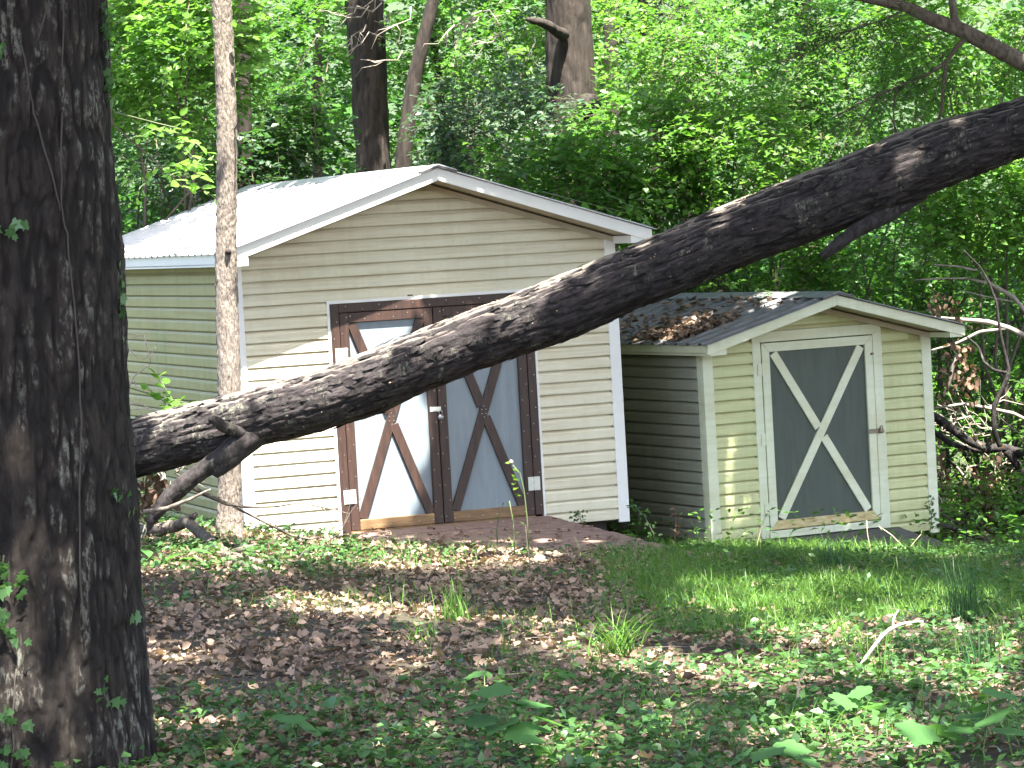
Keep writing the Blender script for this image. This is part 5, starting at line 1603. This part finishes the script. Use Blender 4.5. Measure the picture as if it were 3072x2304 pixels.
# grass tufts, each its own plant
GTU = 'grass tufts in the clearing'
tufts = [(1368, 1862, .34, 60, .55, 'grass', 'bright arching grass tuft beside the brown litter, left of the middle'), (1850, 1965, .32, 85, 1.15, 'grass', 'wide drooping grass tuft with yellowed base in front of the ramp'),
         (1265, 1930, .22, 30, .8, 'grass', 'small loose grass tuft just below the bright arching one'), (1530, 1790, .20, 22, 1.2, 'grass', 'small curled grass tuft beyond the bright arching one'),
         (2895, 1865, .42, 90, .35, 'grass_dark', 'tall dark upright rush clump at the right'), (2500, 1710, .36, 80, .5, 'grass_dark', 'dark blue green rush clump in front of the small shed door'),
         (2260, 1845, .24, 60, .9, 'grass', 'yellow green grass tuft in the right half of the clearing'), (2080, 1810, .26, 60, .9, 'grass', 'pale grass tuft below the gap between the sheds'),
         (2730, 1760, .25, 60, .8, 'grass', 'thin grass tuft between the two rush clumps'), (1150, 1790, .18, 12, .4, 'grass', 'sparse upright blades near the sunk fallen branch'),
         (2950, 2020, .34, 30, .35, 'grass_dark', 'few dark upright blades near the right frame edge'), (2110, 1640, .22, 60, .9, 'grass', 'grass tuft at the front corner of the small shed'),
         (2300, 1640, .24, 55, .9, 'grass', 'grass tuft under the small shed door hinge side'), (2480, 1640, .26, 55, .9, 'grass', 'grass tuft below the ochre door rail'),
         (2860, 1670, .24, 55, 1.0, 'grass', 'long arching grass at the buried dark ramp'), (760, 1740, .22, 24, .9, 'grass', 'small pale tuft at the end of the forked dead branch'),
         (2620, 2040, .3, 20, .6, 'grass', 'thin blades around the foot of the white stick'), (1960, 2120, .2, 24, .6, 'grass_dark', 'dark small tuft in the lower middle ground cover')]
for px, py, h, n, ln, mt, lab in tufts:
    c = on_ground(px, py)
    t_ = thing('grass_tuft', c, lab, 'grass tuft', GTU)
    m_ = blades(rng.normal(0, .055, n), rng.normal(0, .055, n), np.full(n, -.01), rng.uniform(.45, 1.15, n) * h, rng.uniform(.0025, .0055, n), ln, M[mt], 'blades', 5)
    link('blades', m_, t_, kind='stuff')

# seedlings with large lobed leaves
maple_me = leaf_mesh('leaf', np.zeros((1, 3)), np.array([[0, 1.0, 0]]), np.array([[0, 0, 1.0]]), np.array([1.0]), MAPLE, M['leaf_seedling'])
oval_me = leaf_mesh('leaf', np.zeros((1, 3)), np.array([[0, 1.0, 0]]), np.array([[0, 0, 1.0]]), np.array([1.0]), OVAL, M['leaf_seedling'])
GSE = 'young broad leaved seedlings in the foreground'
seed = [(1510, 2290, [(1480, 2075, .13), (1530, 2100, .12), (1590, 2110, .12), (1420, 2115, .13), (1640, 2140, .13), (1500, 2160, .12), (1560, 2180, .10), (1440, 2165, .11), (1610, 2170, .10)], 'maple', 'tallest seedling with lobed leaves in the bottom middle'),
        (1690, 2340, [(1640, 2245, .13), (1690, 2275, .16), (1740, 2300, .13), (1600, 2230, .10)], 'oval', 'seedling with the brightest large leaf at the bottom edge'),
        (890, 2290, [(860, 2170, .11), (930, 2165, .11), (905, 2185, .09), (880, 2150, .08)], 'maple', 'small seedling with spreading leaves at the lower left'),
        (990, 2180, [(985, 2100, .09), (960, 2055, .09), (1010, 2108, .08)], 'oval', 'seedling with two pale oval leaves left of the tallest one'),
        (1680, 2075, [(1660, 2010, .085), (1700, 2018, .08), (1430, 2020, .09)], 'maple', 'small lobed seedling above the tallest one'),
        (2030, 2210, [(1990, 2140, .10), (1950, 2150, .09), (1930, 2170, .08), (1975, 2165, .08)], 'oval', 'bright sunlit narrow leaved seedling right of the bottom middle'),
        (2560, 2180, [(2600, 2110, .11), (2540, 2090, .10), (2650, 2130, .10), (2500, 2120, .09), (2580, 2070, .09)], 'maple', 'spreading seedling in the lower right ground cover'),
        (2750, 2290, [(2760, 2180, .12), (2820, 2170, .12), (2700, 2200, .11), (2790, 2220, .10)], 'maple', 'lobed seedling near the lower right corner'),
        (2950, 2300, [(2980, 2160, .12), (2920, 2150, .12), (3030, 2190, .12), (2960, 2100, .10), (3000, 2080, .11), (2890, 2190, .1)], 'maple', 'tall dark stemmed seedling in the lower right corner'),
        (2350, 2330, [(2300, 2250, .11), (2370, 2245, .11), (2420, 2260, .11), (2210, 2255, .1)], 'maple', 'seedling at the bottom edge right of the sunlit ivy'),
        (800, 2330, [(760, 2290, .13), (700, 2285, .11), (820, 2300, .10)], 'oval', 'broad leaf seedling at the bottom edge beside the nearest trunk'),
        (1230, 2080, [(1210, 2030, .07), (1250, 2035, .07)], 'oval', 'tiny two leaved seedling in the brown litter'),
        (560, 1700, [(520, 1662, .13), (600, 1650, .14), (560, 1680, .12), (640, 1690, .12), (500, 1720, .13), (600, 1730, .12), (460, 1700, .12), (540, 1745, .12)], 'oval', 'bright yellow green leafy plant below the forked dead branch'),
        (430, 1690, [(400, 1660, .12), (440, 1650, .12), (380, 1700, .12), (420, 1720, .12), (470, 1740, .11)], 'oval', 'bright leafy plant touching the nearest trunk'),
        (690, 1740, [(640, 1710, .12), (680, 1725, .11), (720, 1720, .11), (650, 1755, .11), (590, 1765, .11)], 'oval', 'yellowish leafy plant beside the end of the forked branch')]
for bx, by_, leaves, kind_, lab in seed:
    c = on_ground(bx, min(by_, 2330))
    dep = c[1]
    t_ = thing('seedling', c, lab, 'seedling', GSE)
    mb = MB()
    top = None
    tips = []
    for (lx, ly, sz) in leaves:
        q = at(lx, ly, dep + random.uniform(-.14, .14)) - c
        q[2] = max(q[2], .02)
        tips.append((q, sz * 1.35))
    mid = np.mean([q for q, s_ in tips], axis=0)
    mb.tube(wander(np.array([0, 0, -.03]), mid * np.array([.6, .6, .9]), 5, .03, int(bx)), np.linspace(.0045, .003, 5), 6)
    for q, sz in tips:
        dirn = q - mid * np.array([1, 1, 0]); dirn[2] = 0
        dirn = nrm(dirn + np.array([random.gauss(0, .02), random.gauss(0, .02), 0])) if np.linalg.norm(dirn) > .005 else np.array([0, -1.0, 0])
        base = q - dirn * sz * .4
        mb.tube(wander(mid * np.array([.5, .5, .7]), base, 4, .04, int(q[0] * 1e4) & 255), np.linspace(.0026, .0016, 4), 5)
        o = link('leaf', maple_me if kind_ == 'maple' else oval_me, t_, tuple(base))
        o.rotation_euler = (random.gauss(-.18, .18), random.gauss(0, .22), math.atan2(-dirn[0], dirn[1]))
        o.scale = (sz, sz, sz)
    mb.build('stem', M['stem'], t_, True)

# tall weeds before the ramp and the small shed
GW = 'tall weed stalks before the sheds'
weeds = [(1588, 1700, 25.7, [(1588, 1700), (1582, 1560), (1572, 1470), (1560, 1420), (1536, 1392)], 'stem', 'tall weed stalk with a yellow bud before the brown doors', True),
         (1545, 1690, 25.9, [(1545, 1690), (1543, 1600), (1535, 1540), (1528, 1502)], 'stem', 'shorter green weed stalk beside the budded one', False),
         (1490, 1600, 27.7, [(1490, 1590), (1497, 1550), (1507, 1518)], 'stem', 'thin curved blade at the ramp front', False),
         (1596, 1745, 23.9, [(1596, 1745), (1585, 1660), (1576, 1575)], 'straw', 'dry straw coloured stalk before the ramp', False),
         (2024, 1610, 29.6, [(2024, 1612), (2028, 1560), (2026, 1528)], 'deadleaf', 'rusty brown dead weed between the two sheds', True),
         (2092, 1620, 29.5, [(2092, 1625), (2088, 1590), (2070, 1560)], 'stem', 'bent green stalk at the small shed corner', False),
         (2290, 1620, 29.6, [(2272, 1630), (2285, 1580), (2300, 1540), (2304, 1530)], 'straw', 'pale seed stalk before the small door hinges', False),
         (2600, 1640, 29.6, [(2612, 1650), (2602, 1600), (2600, 1560)], 'straw', 'dry upright stem before the ochre rail', False),
         (2690, 1660, 29.7, [(2720, 1650), (2675, 1605), (2636, 1578)], 'straw', 'dry stalk leaning left over the dark ramp', False),
         (2740, 1660, 29.7, [(2728, 1645), (2748, 1620), (2764, 1602)], 'straw', 'pinkish dry stalk leaning right over the dark ramp', False)]
for bx, by_, dep, pth, mt, lab, bud in weeds:
    P = [at(x, y, dep) for x, y in pth]
    g = ground_z(P[0][0], P[0][1])[0]
    c = np.array([P[0][0], P[0][1], g])
    P = [c - np.array([0, 0, .02])] + [p for p in P if p[2] > g + .03]
    if len(P) < 3: P = P[:1] + [c + np.array([.01, 0, .12]), c + np.array([.03, 0, .26])]
    t_ = thing('weed', c, lab, 'weed', GW)
    MB().tube([p - c for p in P], np.linspace(.0065, .0035, len(P)), 5).build('stalk', M[mt], t_, True)
    e = P[-1] - c
    n = 7 if bud else 4
    Q = np.array([(P[1 + (k % (len(P) - 1))] - c) for k in range(n)]) if not bud else np.repeat(e[None], n, 0) - np.array([0, 0, 1]) * np.linspace(0, .25, n)[:, None]
    link('foliage', leaf_mesh('foliage', Q, rng.normal(0, 1, (n, 3)), np.array([0, 0, 1.0]) + rng.normal(0, .3, (n, 3)), np.full(n, .06), LANCE if not bud else CURL, M['deadleaf'] if mt == 'deadleaf' else M['grass']), t_, kind='stuff')
    if bud and mt == 'stem':
        MB().tube([e, e + np.array([-.006, 0, .02]), e + np.array([-.008, 0, .034])], [.010, .017, .006], 8).build('flower_bud', M['straw'], t_, True)
# trailing creeper in the gap between the sheds and creeper on the small shed's right corner
for lab, pth, dep, n in (('trailing green creeper in the gap between the sheds', [(1880, 1522), (1905, 1520), (1930, 1545), (1945, 1570), (1960, 1600), (1962, 1625)], 29.5, 46),
                         ('thin creeper climbing the right corner of the small shed', [(2792, 1590), (2795, 1550), (2788, 1520), (2800, 1490)], 31.4, 30),
                         ('small weed in front of the lower right siding of the large shed', [(1745, 1570), (1740, 1550), (1720, 1540), (1750, 1535)], 29.7, 26)):
    P = [at(x, y, dep) for x, y in pth]
    c = P[0]
    t_ = thing('creeper', c, lab, 'creeper')
    MB().tube([p - c for p in P], .004, 5).build('stem', M['stem'], t_, True)
    q = np.array([P[i] + (P[i + 1] - P[i]) * f for i in range(len(P) - 1) for f in np.linspace(0, 1, n // (len(P) - 1))]) - c
    q = q + rng.normal(0, .022, q.shape)
    link('foliage', leaf_mesh('foliage', q, rng.normal(0, 1, q.shape), np.array([0, -.4, 1.0]) + rng.normal(0, .4, q.shape), rng.uniform(.03, .055, len(q)), OVAL, M['leaf_cover']), t_, kind='stuff')
# sprig of bright leaves hanging beside the nearest trunk, and vine leaves at the log foot
for lab, px, py, dep, n, lf in (('bright yellow green sprig between the nearest trunk and the slender tree', 510, 520, 30, 9, .12), ('lit leaf spray above the metal roof beside the nearest trunk', 560, 400, 31, 6, .12),
                                ('small green sprig sprouting behind the log at the slender tree', 560, 1222, 25.8, 8, .10), ('bright twig of leaves over the right eave of the large shed', 1850, 640, 31.5, 7, .12)):
    c = at(px, py, dep)
    t_ = thing('leaf_sprig', c, lab, 'sprig')
    O = rng.normal(0, .10, (n, 3)) * np.array([1.4, .6, .6]); D = rng.normal(0, 1, (n, 3)) * np.array([1, .5, .4])
    p, a, n_, z = sprays(O, D, np.full(n, .34), 7, lf, .25)
    link('foliage', leaf_mesh('foliage', p, a, n_, z, OVAL, M['leaf_bright']), t_, kind='stuff')
    mb = MB()
    for o1, d1 in zip(O, nrm(D)):
        mb.tube([o1, o1 + d1 * .17 - np.array([0, 0, .02]), o1 + d1 * .34 - np.array([0, 0, .085])], [.005, .004, .002], 5)
    mb.tube([np.array([-.7, .3, .25]), np.array([-.3, .1, .12]), np.array([.1, 0, 0])], [.008, .006, .004], 6)
    mb.build('twig', M['stem'], t_, True)
